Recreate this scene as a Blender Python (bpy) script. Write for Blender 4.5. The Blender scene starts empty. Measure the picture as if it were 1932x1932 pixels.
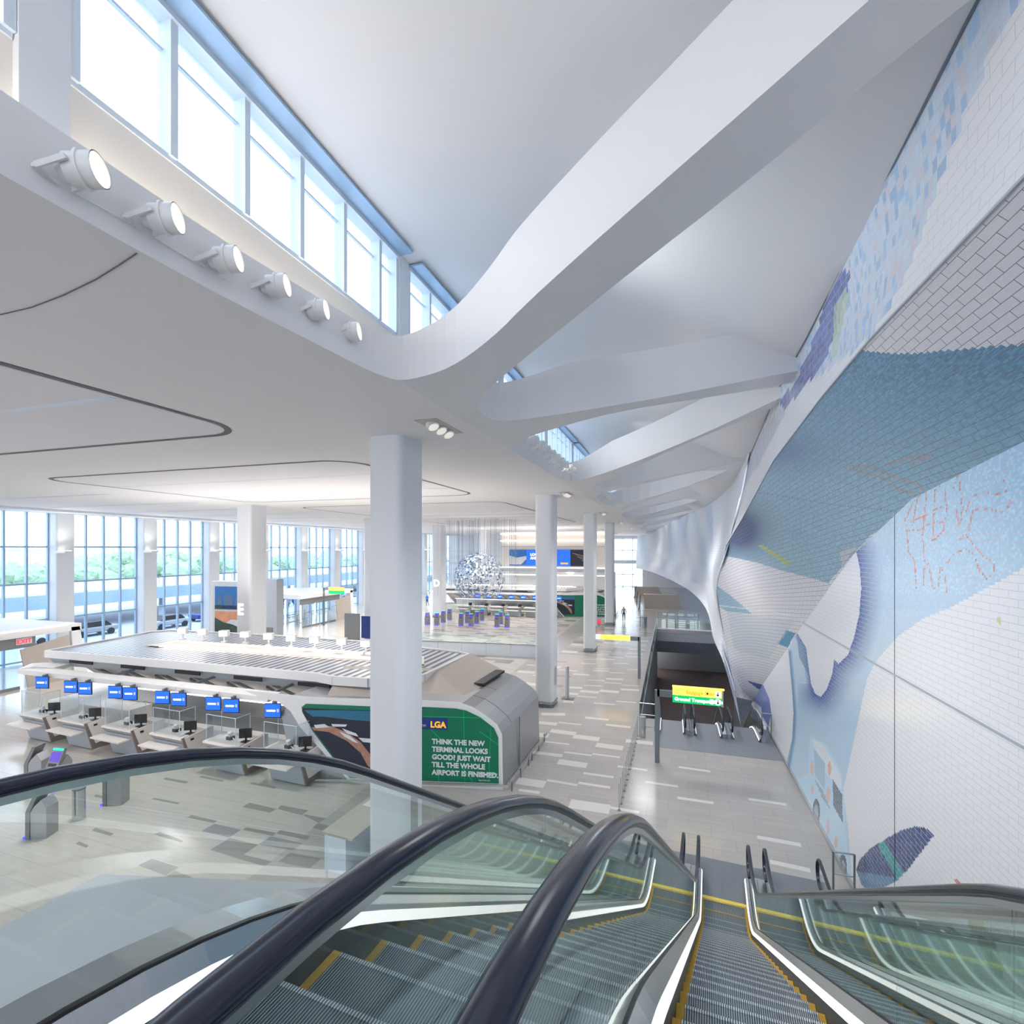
import bpy, bmesh, math, random
import numpy as np
from mathutils import Vector, Matrix
from mathutils.geometry import delaunay_2d_cdt
random.seed(7)
S = bpy.context.scene
COL = S.collection
# ------------------------------------------------------------------ camera
TH = math.atan(300.0/950.0)          # the hall runs along +Y, the camera looks a little to its left
CS, SN = math.cos(TH), math.sin(TH)
F, CX, CY, HC = 950.0, 966.0, 1035.0, 8.6
cd = bpy.data.cameras.new('camera'); cam = bpy.data.objects.new('camera', cd); COL.objects.link(cam)
cam.location = (0, 0, HC); cam.rotation_euler = (math.pi/2, 0, TH)
cd.sensor_fit = 'HORIZONTAL'; cd.sensor_width = 36.0; cd.lens = 36.0*F/1932.0
cd.shift_y = (CY-966.0)/1932.0; cd.clip_start = 0.05; cd.clip_end = 900
S.camera = cam
# ------------------------------------------------------------------ world, sun, exposure
w = bpy.data.worlds.new('World'); S.world = w; w.use_nodes = True
nt = w.node_tree; nt.nodes.clear()
wo = nt.nodes.new('ShaderNodeOutputWorld'); bg = nt.nodes.new('ShaderNodeBackground')
tc = nt.nodes.new('ShaderNodeTexCoord'); sp = nt.nodes.new('ShaderNodeSeparateXYZ'); rp = nt.nodes.new('ShaderNodeValToRGB')
nt.links.new(tc.outputs['Generated'], sp.inputs[0]); nt.links.new(sp.outputs['Z'], rp.inputs[0])
rp.color_ramp.elements[0].position = 0.0; rp.color_ramp.elements[0].color = (0.93, 0.95, 1.0, 1)
rp.color_ramp.elements[1].position = 0.6; rp.color_ramp.elements[1].color = (0.74, 0.84, 1.0, 1)
nt.links.new(rp.outputs[0], bg.inputs[0]); bg.inputs[1].default_value = 3.2
nt.links.new(bg.outputs[0], wo.inputs[0])
S.view_settings.view_transform = 'Standard'; S.view_settings.look = 'None'
S.view_settings.gamma = 1.0; S.view_settings.exposure = 0.34; S.view_settings.use_curve_mapping = False
S.cycles.max_bounces = 10; S.cycles.diffuse_bounces = 5; S.cycles.glossy_bounces = 5
S.cycles.transmission_bounces = 6; S.cycles.transparent_max_bounces = 24
S.cycles.sample_clamp_indirect = 6.0; S.cycles.caustics_reflective = False; S.cycles.caustics_refractive = False

# uplighting spots, downlights by the columns, roof and facade lamps, plus added fill spots
def lamp(kind, loc, energy, col, size=0.2, aim=None, ang=150, blend=0.8):
    ld = bpy.data.lights.new('light', kind); ld.energy = energy; ld.color = col; ld.shadow_soft_size = size
    lo = bpy.data.objects.new('light', ld); COL.objects.link(lo); lo.location = loc
    if kind == 'SPOT': ld.spot_size = math.radians(ang); ld.spot_blend = blend; lo.rotation_euler = Vector(aim).to_track_quat('-Z', 'Y').to_euler()
    return lo
for k in range(-1, 7):
    lamp('SPOT', (-2.2, 10.6+15.2*k, 13.1), 160 if k == 0 else 45, (0.97, 0.99, 1.0), 0.2, (1, 0, 0.3), 150, 1.0)  # added fill between the beams, brightens the right side of the vault
    lamp('SPOT', (-4.3, 4.5+15.2*k, 12.0), [40, 50, 130, 45, 40, 40, 40, 40][k+1], (1.0, 0.97, 0.94), 0.3, (0.75, 0.3, 0.6), 150, 1.0)
    for xx in (-17.5, -33.0):
        lamp('SPOT', (xx, 12.0+15.2*k, 11.3), [900, 2200, 4200, 5500, 5500, 5500, 5500, 5500][k+1], (1.0, 0.94, 0.87), 1.0, (0, 0, -1), 160, 1.0)  # added warm fill without fixtures, lifts the hall floor and its bounce
    lamp('SPOT', (-2.0 if k < 3 else -4.6, (11.0 if k < 3 else 16.0)+15.2*k, 11.3), [60, 1700, 1700, 1700, 600, 500, 400, 400][k+1], (1.0, 0.98, 0.96), 1.0, (0.2, 0, -1), 150, 1.0)
for xx in (-26, -20, -14):
    for yy in (21.8, 67.4): lamp('SPOT', (xx, yy, 4.3), 1000, (1.0, 0.93, 0.86), 0.25, (0.1, 0.15, 1), 150, 1.0)
for k in range(9): lamp('SPOT', (-44.3, 26.6+6.72*k, 8.6), 160, (1.0, 0.93, 0.84), 0.15, (0.4, 0, 1), 150, 1.0)
for k in range(1, 6): lamp('SPOT', (-17, 27+15.2*k, 4.0), 380, (1.0, 0.95, 0.90), 0.25, (0, 0, 1), 150, 1.0)  # extra uplights added to brighten the far ceiling, no fixture modelled
for yy in (0.6, 3.2, 5.6): lamp('SPOT', (-1.9, yy, 12.5), 10, (0.95, 0.98, 1.0), 0.3, (-1, 0.1, -0.12), 130, 1.0)  # unseen helper spots added to lighten the ceiling edge upstand
# ------------------------------------------------------------------ measuring helpers (used to survey the place)
def ray(px, py):
    a = (px-CX)/F; return Vector((a*CS-SN, a*SN+CS, -(py-CY)/F))
def gp(px, py, h=0.0):
    d = ray(px, py); t = (h-HC)/d.z; return Vector((d.x*t, d.y*t, h))
def aty(px, py, Y):
    d = ray(px, py); t = Y/d.y; return Vector((d.x*t, Y, HC+d.z*t))
def atx(px, py, X):
    d = ray(px, py); t = X/d.x; return Vector((X, d.y*t, HC+d.z*t))
def topix(P):
    P = np.asarray(P, float)
    xc = P[..., 0]*CS+P[..., 1]*SN; zc = -P[..., 0]*SN+P[..., 1]*CS
    zc = np.maximum(zc, 0.05)
    return CX+F*xc/zc, CY-F*(P[..., 2]-HC)/zc

# ------------------------------------------------------------------ materials
def mat(name, col, rough=0.5, metal=0.0, emit=None, es=1.0, spec=0.5, noise=0.0, nscale=20.0, bump=0.0, stretch=None, coat=0.0):
    m = bpy.data.materials.new(name); m.use_nodes = True
    n = m.node_tree.nodes; l = m.node_tree.links; b = n['Principled BSDF']
    b.inputs['Base Color'].default_value = (*col, 1); b.inputs['Roughness'].default_value = rough
    b.inputs['Metallic'].default_value = metal; b.inputs['Specular IOR Level'].default_value = spec
    b.inputs['Coat Weight'].default_value = coat
    if emit: b.inputs['Emission Color'].default_value = (*emit, 1); b.inputs['Emission Strength'].default_value = es
    if noise > 0 or bump > 0:
        t = n.new('ShaderNodeTexCoord'); mp = n.new('ShaderNodeMapping'); nz = n.new('ShaderNodeTexNoise')
        l.new(t.outputs['Object'], mp.inputs[0]); l.new(mp.outputs[0], nz.inputs['Vector']); nz.inputs['Scale'].default_value = nscale
        if stretch: mp.inputs['Scale'].default_value = stretch
        nz.inputs['Detail'].default_value = 4
        if noise > 0:
            mx = n.new('ShaderNodeMix'); mx.data_type = 'RGBA'; l.new(nz.outputs[0], mx.inputs[0])
            mx.inputs[6].default_value = (*[max(0, c*(1-noise)) for c in col], 1); mx.inputs[7].default_value = (*[min(1, c*(1+noise)) for c in col], 1)
            l.new(mx.outputs[2], b.inputs['Base Color'])
        if bump > 0:
            bp = n.new('ShaderNodeBump'); bp.inputs['Strength'].default_value = bump; bp.inputs['Distance'].default_value = 0.01
            l.new(nz.outputs[0], bp.inputs['Height']); l.new(bp.outputs[0], b.inputs['Normal'])
    return m
def glass(name, tint, base=0.04, rough=0.0, ior=1.5):
    m = bpy.data.materials.new(name); m.use_nodes = True
    n = m.node_tree.nodes; l = m.node_tree.links; n.clear()
    o = n.new('ShaderNodeOutputMaterial'); mx = n.new('ShaderNodeMixShader'); tr = n.new('ShaderNodeBsdfTransparent'); gl = n.new('ShaderNodeBsdfGlossy')
    lw = n.new('ShaderNodeLayerWeight'); lw.inputs[0].default_value = 0.5; pw = n.new('ShaderNodeMath'); pw.operation = 'POWER'; pw.inputs[1].default_value = 4.0
    r0 = ((ior-1)/(ior+1))**2; ml = n.new('ShaderNodeMath'); ml.operation = 'MULTIPLY_ADD'; ml.inputs[1].default_value = 1-r0; ml.inputs[2].default_value = r0
    tr.inputs[0].default_value = (*tint, 1); gl.inputs['Roughness'].default_value = rough; gl.inputs[0].default_value = (0.9, 0.97, 0.95, 1)
    l.new(lw.outputs['Facing'], pw.inputs[0]); l.new(pw.outputs[0], ml.inputs[0]); l.new(ml.outputs[0], mx.inputs[0]); l.new(tr.outputs[0], mx.inputs[1]); l.new(gl.outputs[0], mx.inputs[2]); l.new(mx.outputs[0], o.inputs[0])
    return m
def stripes(name, c1, c2, scale, axis='X', rough=0.4, metal=0.5, coords='Object'):
    m = mat(name, c1, rough, metal); n = m.node_tree.nodes; l = m.node_tree.links; b = n['Principled BSDF']
    t = n.new('ShaderNodeTexCoord'); wv = n.new('ShaderNodeTexWave'); wv.bands_direction = axis; wv.inputs['Scale'].default_value = scale
    cr = n.new('ShaderNodeValToRGB'); cr.color_ramp.elements[0].color = (*c1, 1); cr.color_ramp.elements[1].color = (*c2, 1)
    cr.color_ramp.elements[0].position = 0.35; cr.color_ramp.elements[1].position = 0.6
    l.new(t.outputs[coords], wv.inputs['Vector']); l.new(wv.outputs['Fac'], cr.inputs[0]); l.new(cr.outputs[0], b.inputs['Base Color'])
    bp = n.new('ShaderNodeBump'); bp.inputs['Strength'].default_value = 0.6; bp.inputs['Distance'].default_value = 0.01
    l.new(wv.outputs['Fac'], bp.inputs['Height']); l.new(bp.outputs[0], b.inputs['Normal'])
    return m
M = {}
M['white'] = mat('white_paint', (0.80, 0.81, 0.83), 0.55, noise=0.012, nscale=0.6)
M['ceil'] = mat('ceiling_plaster', (0.78, 0.78, 0.79), 0.7, noise=0.015, nscale=0.5)
M['web'] = mat('soffit_plaster', (0.76, 0.76, 0.77), 0.7, noise=0.015, nscale=0.5)
M['colm'] = mat('column_paint', (0.78, 0.81, 0.85), 0.35, noise=0.01, nscale=1)
M['groove'] = mat('groove_dark', (0.16, 0.15, 0.16), 0.8, noise=0.05)
M['panelc'] = mat('ceiling_panel', (0.74, 0.74, 0.77), 0.6, noise=0.02, nscale=2)
M['steel'] = mat('brushed_steel', (0.55, 0.58, 0.60), 0.22, 0.9, noise=0.08, nscale=6, stretch=(1, 30, 1))
M['steeld'] = mat('dark_steel', (0.22, 0.25, 0.28), 0.35, 0.6, noise=0.05)
M['rubber'] = mat('handrail_rubber', (0.006, 0.011, 0.032), 0.2, 0.0, spec=0.6, noise=0.1, nscale=3)
M['black'] = mat('black_plastic', (0.015, 0.015, 0.017), 0.4, noise=0.1)
M['skirt'] = mat('skirt_black', (0.08, 0.085, 0.085), 0.35, 0.4, noise=0.1)
M['led'] = mat('led_strip', (1, 1, 1), 0.5, emit=(1.0, 0.96, 0.93), es=0.85)
M['yellow'] = mat('yellow_edge', (0.62, 0.36, 0.03), 0.6, noise=0.2, nscale=40)
M['yellowl'] = mat('comb_yellow', (0.9, 0.68, 0.10), 0.5, noise=0.05)
M['tread'] = stripes('step_ribs', (0.06, 0.075, 0.085), (0.36, 0.42, 0.46), 22.0, 'X', 0.35, 0.7)
M['rise'] = stripes('riser_ribs', (0.08, 0.095, 0.105), (0.30, 0.36, 0.40), 22.0, 'X', 0.4, 0.7)
M['nose'] = stripes('nose_ribs', (0.10, 0.12, 0.14), (0.72, 0.78, 0.82), 22.0, 'X', 0.3, 0.5)
M['landing'] = mat('landing_plate', (0.27, 0.29, 0.33), 0.45, 0.3, noise=0.12, nscale=30, stretch=(1, 8, 1))
M['bglass'] = glass('balustrade_glass', (0.94, 0.98, 0.97), ior=1.6)
M['wglass'] = glass('window_glass', (0.90, 0.96, 1.0), ior=1.3)
M['acryl'] = glass('acrylic', (0.95, 0.98, 1.0), ior=1.4)
M['frame'] = mat('window_frame_blue', (0.36, 0.50, 0.66), 0.4, 0.3, noise=0.04)
M['pier'] = mat('window_pier', (0.70, 0.78, 0.87), 0.5, noise=0.02)
M['warm'] = mat('warm_sill', (0.86, 0.82, 0.76), 0.6, noise=0.02)
M['beige'] = mat('beige_panel', (0.50, 0.45, 0.41), 0.5, noise=0.06, nscale=3)
M['deskw'] = mat('desk_white', (0.86, 0.83, 0.80), 0.45, noise=0.02)
M['deskb'] = mat('desk_edge_bronze', (0.30, 0.25, 0.22), 0.4, 0.4, noise=0.05)
M['grey'] = mat('grey_metal_cladding', (0.42, 0.43, 0.45), 0.35, 0.6, noise=0.03, nscale=2)
M['greyd'] = mat('grey_cladding_dark', (0.25, 0.26, 0.27), 0.45, 0.4, noise=0.04, nscale=2)
M['roofr'] = stripes('louvre_roof', (0.10, 0.11, 0.14), (0.62, 0.65, 0.72), 0.8, 'X', 0.35, 0.5)
M['green'] = mat('sign_green', (0.0, 0.17, 0.09), 0.4, noise=0.02)
M['greenl'] = mat('sign_green_lit', (0.0, 0.4, 0.12), 0.4, emit=(0.0, 0.42, 0.10), es=0.9)
M['yell'] = mat('sign_yellow_lit', (1, 0.7, 0.05), 0.4, emit=(1.0, 0.66, 0.10), es=1.3)
M['whit'] = mat('sign_white_lit', (1, 1, 1), 0.4, emit=(1, 1, 1), es=1.2)
M['orange'] = mat('orange_letters', (0.9, 0.5, 0.05), 0.5, emit=(0.9, 0.45, 0.04), es=0.4)
M['navy'] = mat('navy_panel', (0.01, 0.04, 0.22), 0.4, noise=0.02)
M['bluel'] = mat('screen_blue', (0.01, 0.10, 0.6), 0.3, emit=(0.006, 0.10, 0.72), es=0.95)
M['purple'] = mat('screen_purple', (0.1, 0.04, 0.5), 0.3, emit=(0.09, 0.04, 0.42), es=0.4)
M['glowb'] = mat('kiosk_blue_glow', (0.05, 0.05, 1), 0.4, emit=(0.06, 0.04, 1.0), es=2.0)
M['glowg'] = mat('kiosk_green_glow', (0.0, 0.8, 0.4), 0.4, emit=(0.0, 0.75, 0.35), es=1.0)
M['lens'] = mat('lamp_lens', (1, 0.97, 0.9), 0.3, emit=(1.0, 0.93, 0.84), es=1.6)
M['lensd'] = mat('dim_lens', (0.9, 0.87, 0.8), 0.3, emit=(1.0, 0.95, 0.86), es=0.35)
M['lampw'] = mat('lamp_white_housing', (0.80, 0.80, 0.80), 0.3, noise=0.02)
M['cove'] = mat('cove_light', (1, 0.9, 0.8), 0.5, emit=(1.0, 0.88, 0.76), es=2.4)
M['red'] = mat('red_sign', (0.8, 0.05, 0.08), 0.5, emit=(0.8, 0.04, 0.07), es=0.6)
M['brown'] = mat('brown_carpet', (0.115, 0.085, 0.080), 0.95, noise=0.25, nscale=1.2)
M['slabg'] = mat('slab_grey', (0.44, 0.48, 0.54), 0.5, noise=0.03)
M['stone'] = mat('lower_floor_stone', (0.24, 0.23, 0.23), 0.5, noise=0.06)
M['leaf'] = mat('tree_leaves_hazed', (0.36, 0.50, 0.34), 0.9, noise=0.45, nscale=1.2)  # green lightened: outdoor haze is put into the leaf colour
M['bark'] = mat('tree_bark', (0.2, 0.16, 0.12), 0.9, noise=0.2)
M['ground'] = mat('outside_ground', (0.45, 0.48, 0.53), 0.8, noise=0.1, nscale=0.2)
M['canopy'] = mat('canopy_roof', (0.78, 0.82, 0.90), 0.6, noise=0.02)
M['canopyb'] = mat('canopy_blue', (0.36, 0.48, 0.68), 0.5, 0.0, noise=0.15, nscale=0.5)
M['bldg'] = mat('far_building', (0.60, 0.62, 0.66), 0.8, noise=0.06, nscale=0.4)
M['skin'] = mat('skin', (0.45, 0.28, 0.2), 0.6, noise=0.03)
M['shirt'] = mat('grey_shirt', (0.35, 0.37, 0.42), 0.8, noise=0.05)
M['trous'] = mat('dark_trousers', (0.06, 0.08, 0.18), 0.8, noise=0.05)
M['rod'] = mat('wire', (0.25, 0.30, 0.38), 0.4, 0.7, noise=0.05)
M['chipb'] = mat('chip_blue', (0.12, 0.22, 0.38), 0.7, noise=0.3)
M['chipw'] = mat('chip_white', (0.72, 0.76, 0.80), 0.7, noise=0.2)
M['night'] = mat('aerial_night', (0.012, 0.018, 0.04), 0.4, noise=0.6, nscale=3)
M['teal'] = mat('aerial_sky', (0.02, 0.16, 0.28), 0.4, noise=0.2, nscale=2)
M['road'] = mat('aerial_road', (0.42, 0.22, 0.16), 0.5, noise=0.4, nscale=6)
M['rust'] = mat('sunset', (0.75, 0.35, 0.22), 0.5, noise=0.3, nscale=2)
M['skyb'] = mat('poster_sky', (0.04, 0.2, 0.55), 0.5, noise=0.2, nscale=2)
M['dkgr'] = mat('poster_forest', (0.05, 0.09, 0.08), 0.6, noise=0.5, nscale=4)

# ------------------------------------------------------------------ mesh helpers
def link(name, me, m=None, parent=None, loc=None, rotz=None):
    o = bpy.data.objects.new(name, me); COL.objects.link(o)
    if m is not None:
        for x in (m if isinstance(m, (list, tuple)) else [m]): me.materials.append(x)
    if parent is not None: o.parent = parent
    if loc is not None: o.location = loc
    if rotz is not None: o.rotation_euler = (0, 0, rotz)
    return o
class MB:
    def __init__(s): s.v = []; s.f = []; s.m = []; s.sm = []
    def add(s, vs, fs, mi=0, smooth=False):
        b = len(s.v); s.v += [tuple(v) for v in vs]
        for f in fs: s.f.append([b+i for i in f]); s.m.append(mi); s.sm.append(smooth)
        return s
    def box(s, x0, x1, y0, y1, z0, z1, mi=0):
        vs = [(x0,y0,z0),(x1,y0,z0),(x1,y1,z0),(x0,y1,z0),(x0,y0,z1),(x1,y0,z1),(x1,y1,z1),(x0,y1,z1)]
        return s.add(vs, [(0,3,2,1),(4,5,6,7),(0,1,5,4),(1,2,6,5),(2,3,7,6),(3,0,4,7)], mi)
    def bar(s, a, b, wdt, hgt, mi=0, up=Vector((0,0,1))):
        a = Vector(a); b = Vector(b); d = (b-a).normalized(); r = d.cross(up)
        if r.length < 1e-4: r = Vector((1,0,0))
        r = r.normalized()*wdt/2; u = r.cross(d).normalized()*hgt/2
        vs = [a-r-u, a+r-u, a+r+u, a-r+u, b-r-u, b+r-u, b+r+u, b-r+u]
        return s.add(vs, [(0,1,2,3),(7,6,5,4),(0,4,5,1),(1,5,6,2),(2,6,7,3),(3,7,4,0)], mi)
    def cyl(s, a, b, r0, r1=None, n=16, mi=0, smooth=True, caps=True):
        r1 = r0 if r1 is None else r1
        a = Vector(a); b = Vector(b); d = (b-a).normalized(); t = Vector((0,0,1)) if abs(d.z) < 0.9 else Vector((1,0,0))
        u = d.cross(t).normalized(); v = d.cross(u)
        vs = []
        for c, r in ((a, r0), (b, r1)):
            for i in range(n):
                an = 2*math.pi*i/n; vs.append(c+u*r*math.cos(an)+v*r*math.sin(an))
        s.add(vs, [(i, (i+1) % n, n+(i+1) % n, n+i) for i in range(n)], mi, smooth)
        if caps: s.add(vs[:n], [tuple(range(n))[::-1]], mi); s.add(vs[n:], [tuple(range(n))], mi)
        return s
    def poly(s, pts, mi=0): return s.add(pts, [tuple(range(len(pts)))], mi)
    def prism(s, pts, off, mi=0):
        n = len(pts); off = Vector(off); q = [Vector(p)+off for p in pts]
        return s.add(list(pts)+q, [tuple(range(n))[::-1], tuple(range(n, 2*n))]+[(i, (i+1) % n, n+(i+1) % n, n+i) for i in range(n)], mi)
    def sweep(s, path, sec, mi=0, smooth=True, closed=True):
        """path: (y,z) points, sec: (x, n) offsets; sweeps in the local YZ plane"""
        n = len(sec); vs = []; P = path
        for i, p in enumerate(P):
            a = P[max(0, i-1)]; b = P[min(len(P)-1, i+1)]; ty, tz = b[0]-a[0], b[1]-a[1]; L = math.hypot(ty, tz) or 1
            ny, nz = -tz/L, ty/L
            for (x, k) in sec: vs.append((x, p[0]+ny*k, p[1]+nz*k))
        m = n if closed else n-1
        fs = [(i*n+j, i*n+(j+1) % n, (i+1)*n+(j+1) % n, (i+1)*n+j) for i in range(len(P)-1) for j in range(m)]
        s.add(vs, fs, mi, smooth)
        if closed:
            s.add(vs[:n], [tuple(range(n))], mi); s.add(vs[-n:], [tuple(range(n))[::-1]], mi)
        return s
    def mesh(s, name, recalc=True):
        me = bpy.data.meshes.new(name); me.from_pydata(s.v, [], s.f)
        me.polygons.foreach_set('material_index', s.m); me.polygons.foreach_set('use_smooth', s.sm)
        if recalc:
            b = bmesh.new(); b.from_mesh(me); bmesh.ops.recalc_face_normals(b, faces=b.faces); b.to_mesh(me); b.free()
        me.update(); return me
    def build(s, name, m, parent=None, loc=None, rotz=None, recalc=True):
        return link(name, s.mesh(name, recalc), m, parent, loc, rotz)
def empty(name, loc=(0,0,0), rotz=0.0, label=None, cat=None, group=None):
    o = bpy.data.objects.new(name, None); COL.objects.link(o); o.location = loc; o.rotation_euler = (0, 0, rotz)
    return tag(o, label, cat, group)
def tag(o, label=None, cat=None, group=None, kind=None):
    if label: o['label'] = label
    if cat: o['category'] = cat
    if group: o['group'] = group
    if kind: o['kind'] = kind
    return o
def struct(o): o['kind'] = 'structure'; return o
def bevel(o, wd=0.02, seg=2):
    b = o.modifiers.new('b', 'BEVEL'); b.width = wd; b.segments = seg; b.limit_method = 'ANGLE'; return o
def copy_tree(o, parent=None, label=None, loc=None, rotz=None):
    c = o.copy(); COL.objects.link(c)
    if parent is not None: c.parent = parent
    if label: c['label'] = label
    if loc is not None: c.location = loc
    if rotz is not None: c.rotation_euler = (0, 0, rotz)
    for ch in list(o.children): copy_tree(ch, c)
    return c
def text(name, body, size, m, parent=None, M4=None, align='LEFT', bold=0.0, depth=0.004, space=1.0):
    cu = bpy.data.curves.new(name, 'FONT'); cu.body = body; cu.size = size; cu.extrude = depth; cu.offset = bold
    cu.align_x = align; cu.space_line = space; cu.resolution_u = 3
    t = bpy.data.objects.new('tmp', cu); COL.objects.link(t)
    dg = bpy.context.evaluated_depsgraph_get(); me = bpy.data.meshes.new_from_object(t.evaluated_get(dg))
    bpy.data.objects.remove(t); o = link(name, me, m, parent)
    if M4 is not None: o.matrix_local = M4
    return o
def face_matrix(origin, right, up):
    r = Vector(right).normalized(); u = Vector(up).normalized(); n = r.cross(u)
    m = Matrix((r, u, n)).transposed().to_4x4(); m.translation = Vector(origin); return m
def rrect(x0, x1, y0, y1, r, n=6):
    pts = []
    for cx, cy, a0 in ((x1-r, y0+r, -90), (x1-r, y1-r, 0), (x0+r, y1-r, 90), (x0+r, y0+r, 180)):
        for i in range(n+1):
            a = math.radians(a0+90*i/n); pts.append((cx+r*math.cos(a), cy+r*math.sin(a)))
    return pts
ORD = ['first', 'second', 'third', 'fourth', 'fifth', 'sixth', 'seventh', 'eighth', 'ninth', 'tenth', 'eleventh', 'twelfth', 'thirteenth', 'fourteenth', 'fifteenth', 'sixteenth']
YEND = 116.0; PITX0, PITX1, PITY0, PITY1 = -1.45, 4.40, 26.4, 56.0

# ================================================================== FLOOR
def floor_mats():
    def tile(name, c, v, rot, br):
        m = mat(name, c, 0.16, spec=0.5); n = m.node_tree.nodes; l = m.node_tree.links; b = n['Principled BSDF']
        t = n.new('ShaderNodeTexCoord'); mp = n.new('ShaderNodeMapping'); mp.inputs['Rotation'].default_value = (0, 0, rot)
        bk = n.new('ShaderNodeTexBrick'); bk.inputs['Scale'].default_value = 1.0; bk.inputs['Brick Width'].default_value = 1.3
        bk.inputs['Row Height'].default_value = 0.62; bk.inputs['Mortar Size'].default_value = 0.004; bk.offset = 0.5
        bk.inputs['Color1'].default_value = (*c, 1); bk.inputs['Color2'].default_value = (*[x*v for x in c], 1); bk.inputs['Mortar'].default_value = (*[x*0.62 for x in c], 1)
        nz = n.new('ShaderNodeTexNoise'); mp2 = n.new('ShaderNodeMapping'); mp2.inputs['Scale'].default_value = (0.5, 14, 1); nz.inputs['Scale'].default_value = 1.0; nz.inputs['Detail'].default_value = 6
        mx = n.new('ShaderNodeMix'); mx.data_type = 'RGBA'; mx.blend_type = 'MULTIPLY'; mx.inputs[0].default_value = 0.30
        cr = n.new('ShaderNodeValToRGB'); cr.color_ramp.elements[0].position = 0.3; cr.color_ramp.elements[0].color = (0.6, 0.6, 0.6, 1); cr.color_ramp.elements[1].position = 0.7
        l.new(t.outputs['Object'], mp.inputs[0]); l.new(mp.outputs[0], bk.inputs['Vector']); l.new(t.outputs['Object'], mp2.inputs[0]); l.new(mp2.outputs[0], nz.inputs['Vector'])
        l.new(nz.outputs[0], cr.inputs[0]); l.new(bk.outputs['Color'], mx.inputs[6]); l.new(cr.outputs[0], mx.inputs[7]); l.new(mx.outputs[2], b.inputs['Base Color'])
        return m
    return [tile('terrazzo_grey', (0.50, 0.475, 0.455), 0.93, 0.0314, 1), tile('terrazzo_beige', (0.60, 0.57, 0.53), 0.95, 0.0314, 1),
            mat('tile_light', (0.70, 0.69, 0.66), 0.18, noise=0.04, nscale=6, stretch=(1, 12, 1)), mat('tile_dark', (0.30, 0.285, 0.27), 0.18, noise=0.08, nscale=6, stretch=(1, 12, 1))]
FM = floor_mats()
fl = MB()
def slab(x0, x1, y0, y1, mi): fl.box(x0, x1, y0, y1, -0.35, 0.0, mi)
XB = -10.5
slab(-46, XB, -9, YEND, 1)
slab(XB, PITX0, -9, YEND, 0)
slab(PITX0, 4.6, -9, PITY0, 0); slab(PITX0, 4.6, PITY1, 62, 0); slab(PITX0, 1.0, 70, YEND, 0); slab(PITX0, -0.4, 62, 70, 0)
def quad(pts, mi, z=0.003):
    fl.add([(p[0], p[1], z) for p in pts], [(0, 1, 2, 3)], mi)
def barp(x1, y1, x2, y2, wd, mi=2):
    a = gp(x1, y1); b = gp(x2, y2); d = (b-a).normalized(); n = Vector((d.y, -d.x, 0))*wd
    quad([a, b, b+n, a+n], mi)
R6 = [(848,33,1088,50,.2),(1102,12,1330,28,.2),(755,195,1020,220,.27),(452,255,707,280,.15),(990,275,1268,305,.27),(370,335,655,370,.45),(230,245,437,265,.4),(625,395,920,430,.5),(885,490,1190,530,.5),(230,378,345,390,.5),(285,470,570,503,.15),(175,585,497,625,.3),(517,590,827,628,.15),(835,610,1147,650,.15),(455,678,782,722,.5),(733,825,1075,873,.18),(0,885,310,930,.55),(318,905,668,962,.18),(680,935,1037,990,.18),(0,1015,237,1048,.18),(590,1135,1040,1200,.6),(1040,1215,1368,1270,.18),(1215,450,1520,480,.4),(1120,750,1460,795,.16),(1437,925,1808,980,.16),(250,150,520,155,.4),(500,10,620,15,.4)]
for a in R6: barp(980+a[0]/6.0375, 1320+a[1]/6.0375, 980+a[2]/6.0375, 1320+a[3]/6.0375, a[4])
R7 = [(220,245,537,290,.16),(205,553,567,605,.17),(920,565,1302,622,.17),(1010,945,1450,1025,.2),(1140,1190,1545,1280,.2)]
for a in R7: barp(1240+a[0]/5.367, 1400+a[1]/5.367, 1240+a[2]/5.367, 1400+a[3]/5.367, a[4])
R5 = [(1045,705,1240,712,.5),(850,708,1035,718,.2),(890,655,1070,660,.2),(810,765,1005,772,.3),(1215,762,1420,770,.3),(955,855,1170,865,.3),(975,832,1175,838,.2),(700,900,915,912,.4),(1125,960,1350,970,.4),(1175,885,1375,893,.2),(1400,845,1570,850,.2),(880,980,1110,992,.2),(1105,1015,1330,1028,.2),(840,1050,1075,1060,.2),(800,1115,1040,1135,.5),(1055,1110,1300,1130,.5),(1320,1095,1560,1110,.4),(1335,1048,1560,1058,.2),(640,1070,820,1080,.4),(640,1150,770,1160,.4),(755,1190,1005,1208,.2)]
for a in R5: barp(980+a[0]/6.9, 1140+a[1]/6.9, 980+a[2]/6.9, 1140+a[3]/6.9, a[4])
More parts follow.
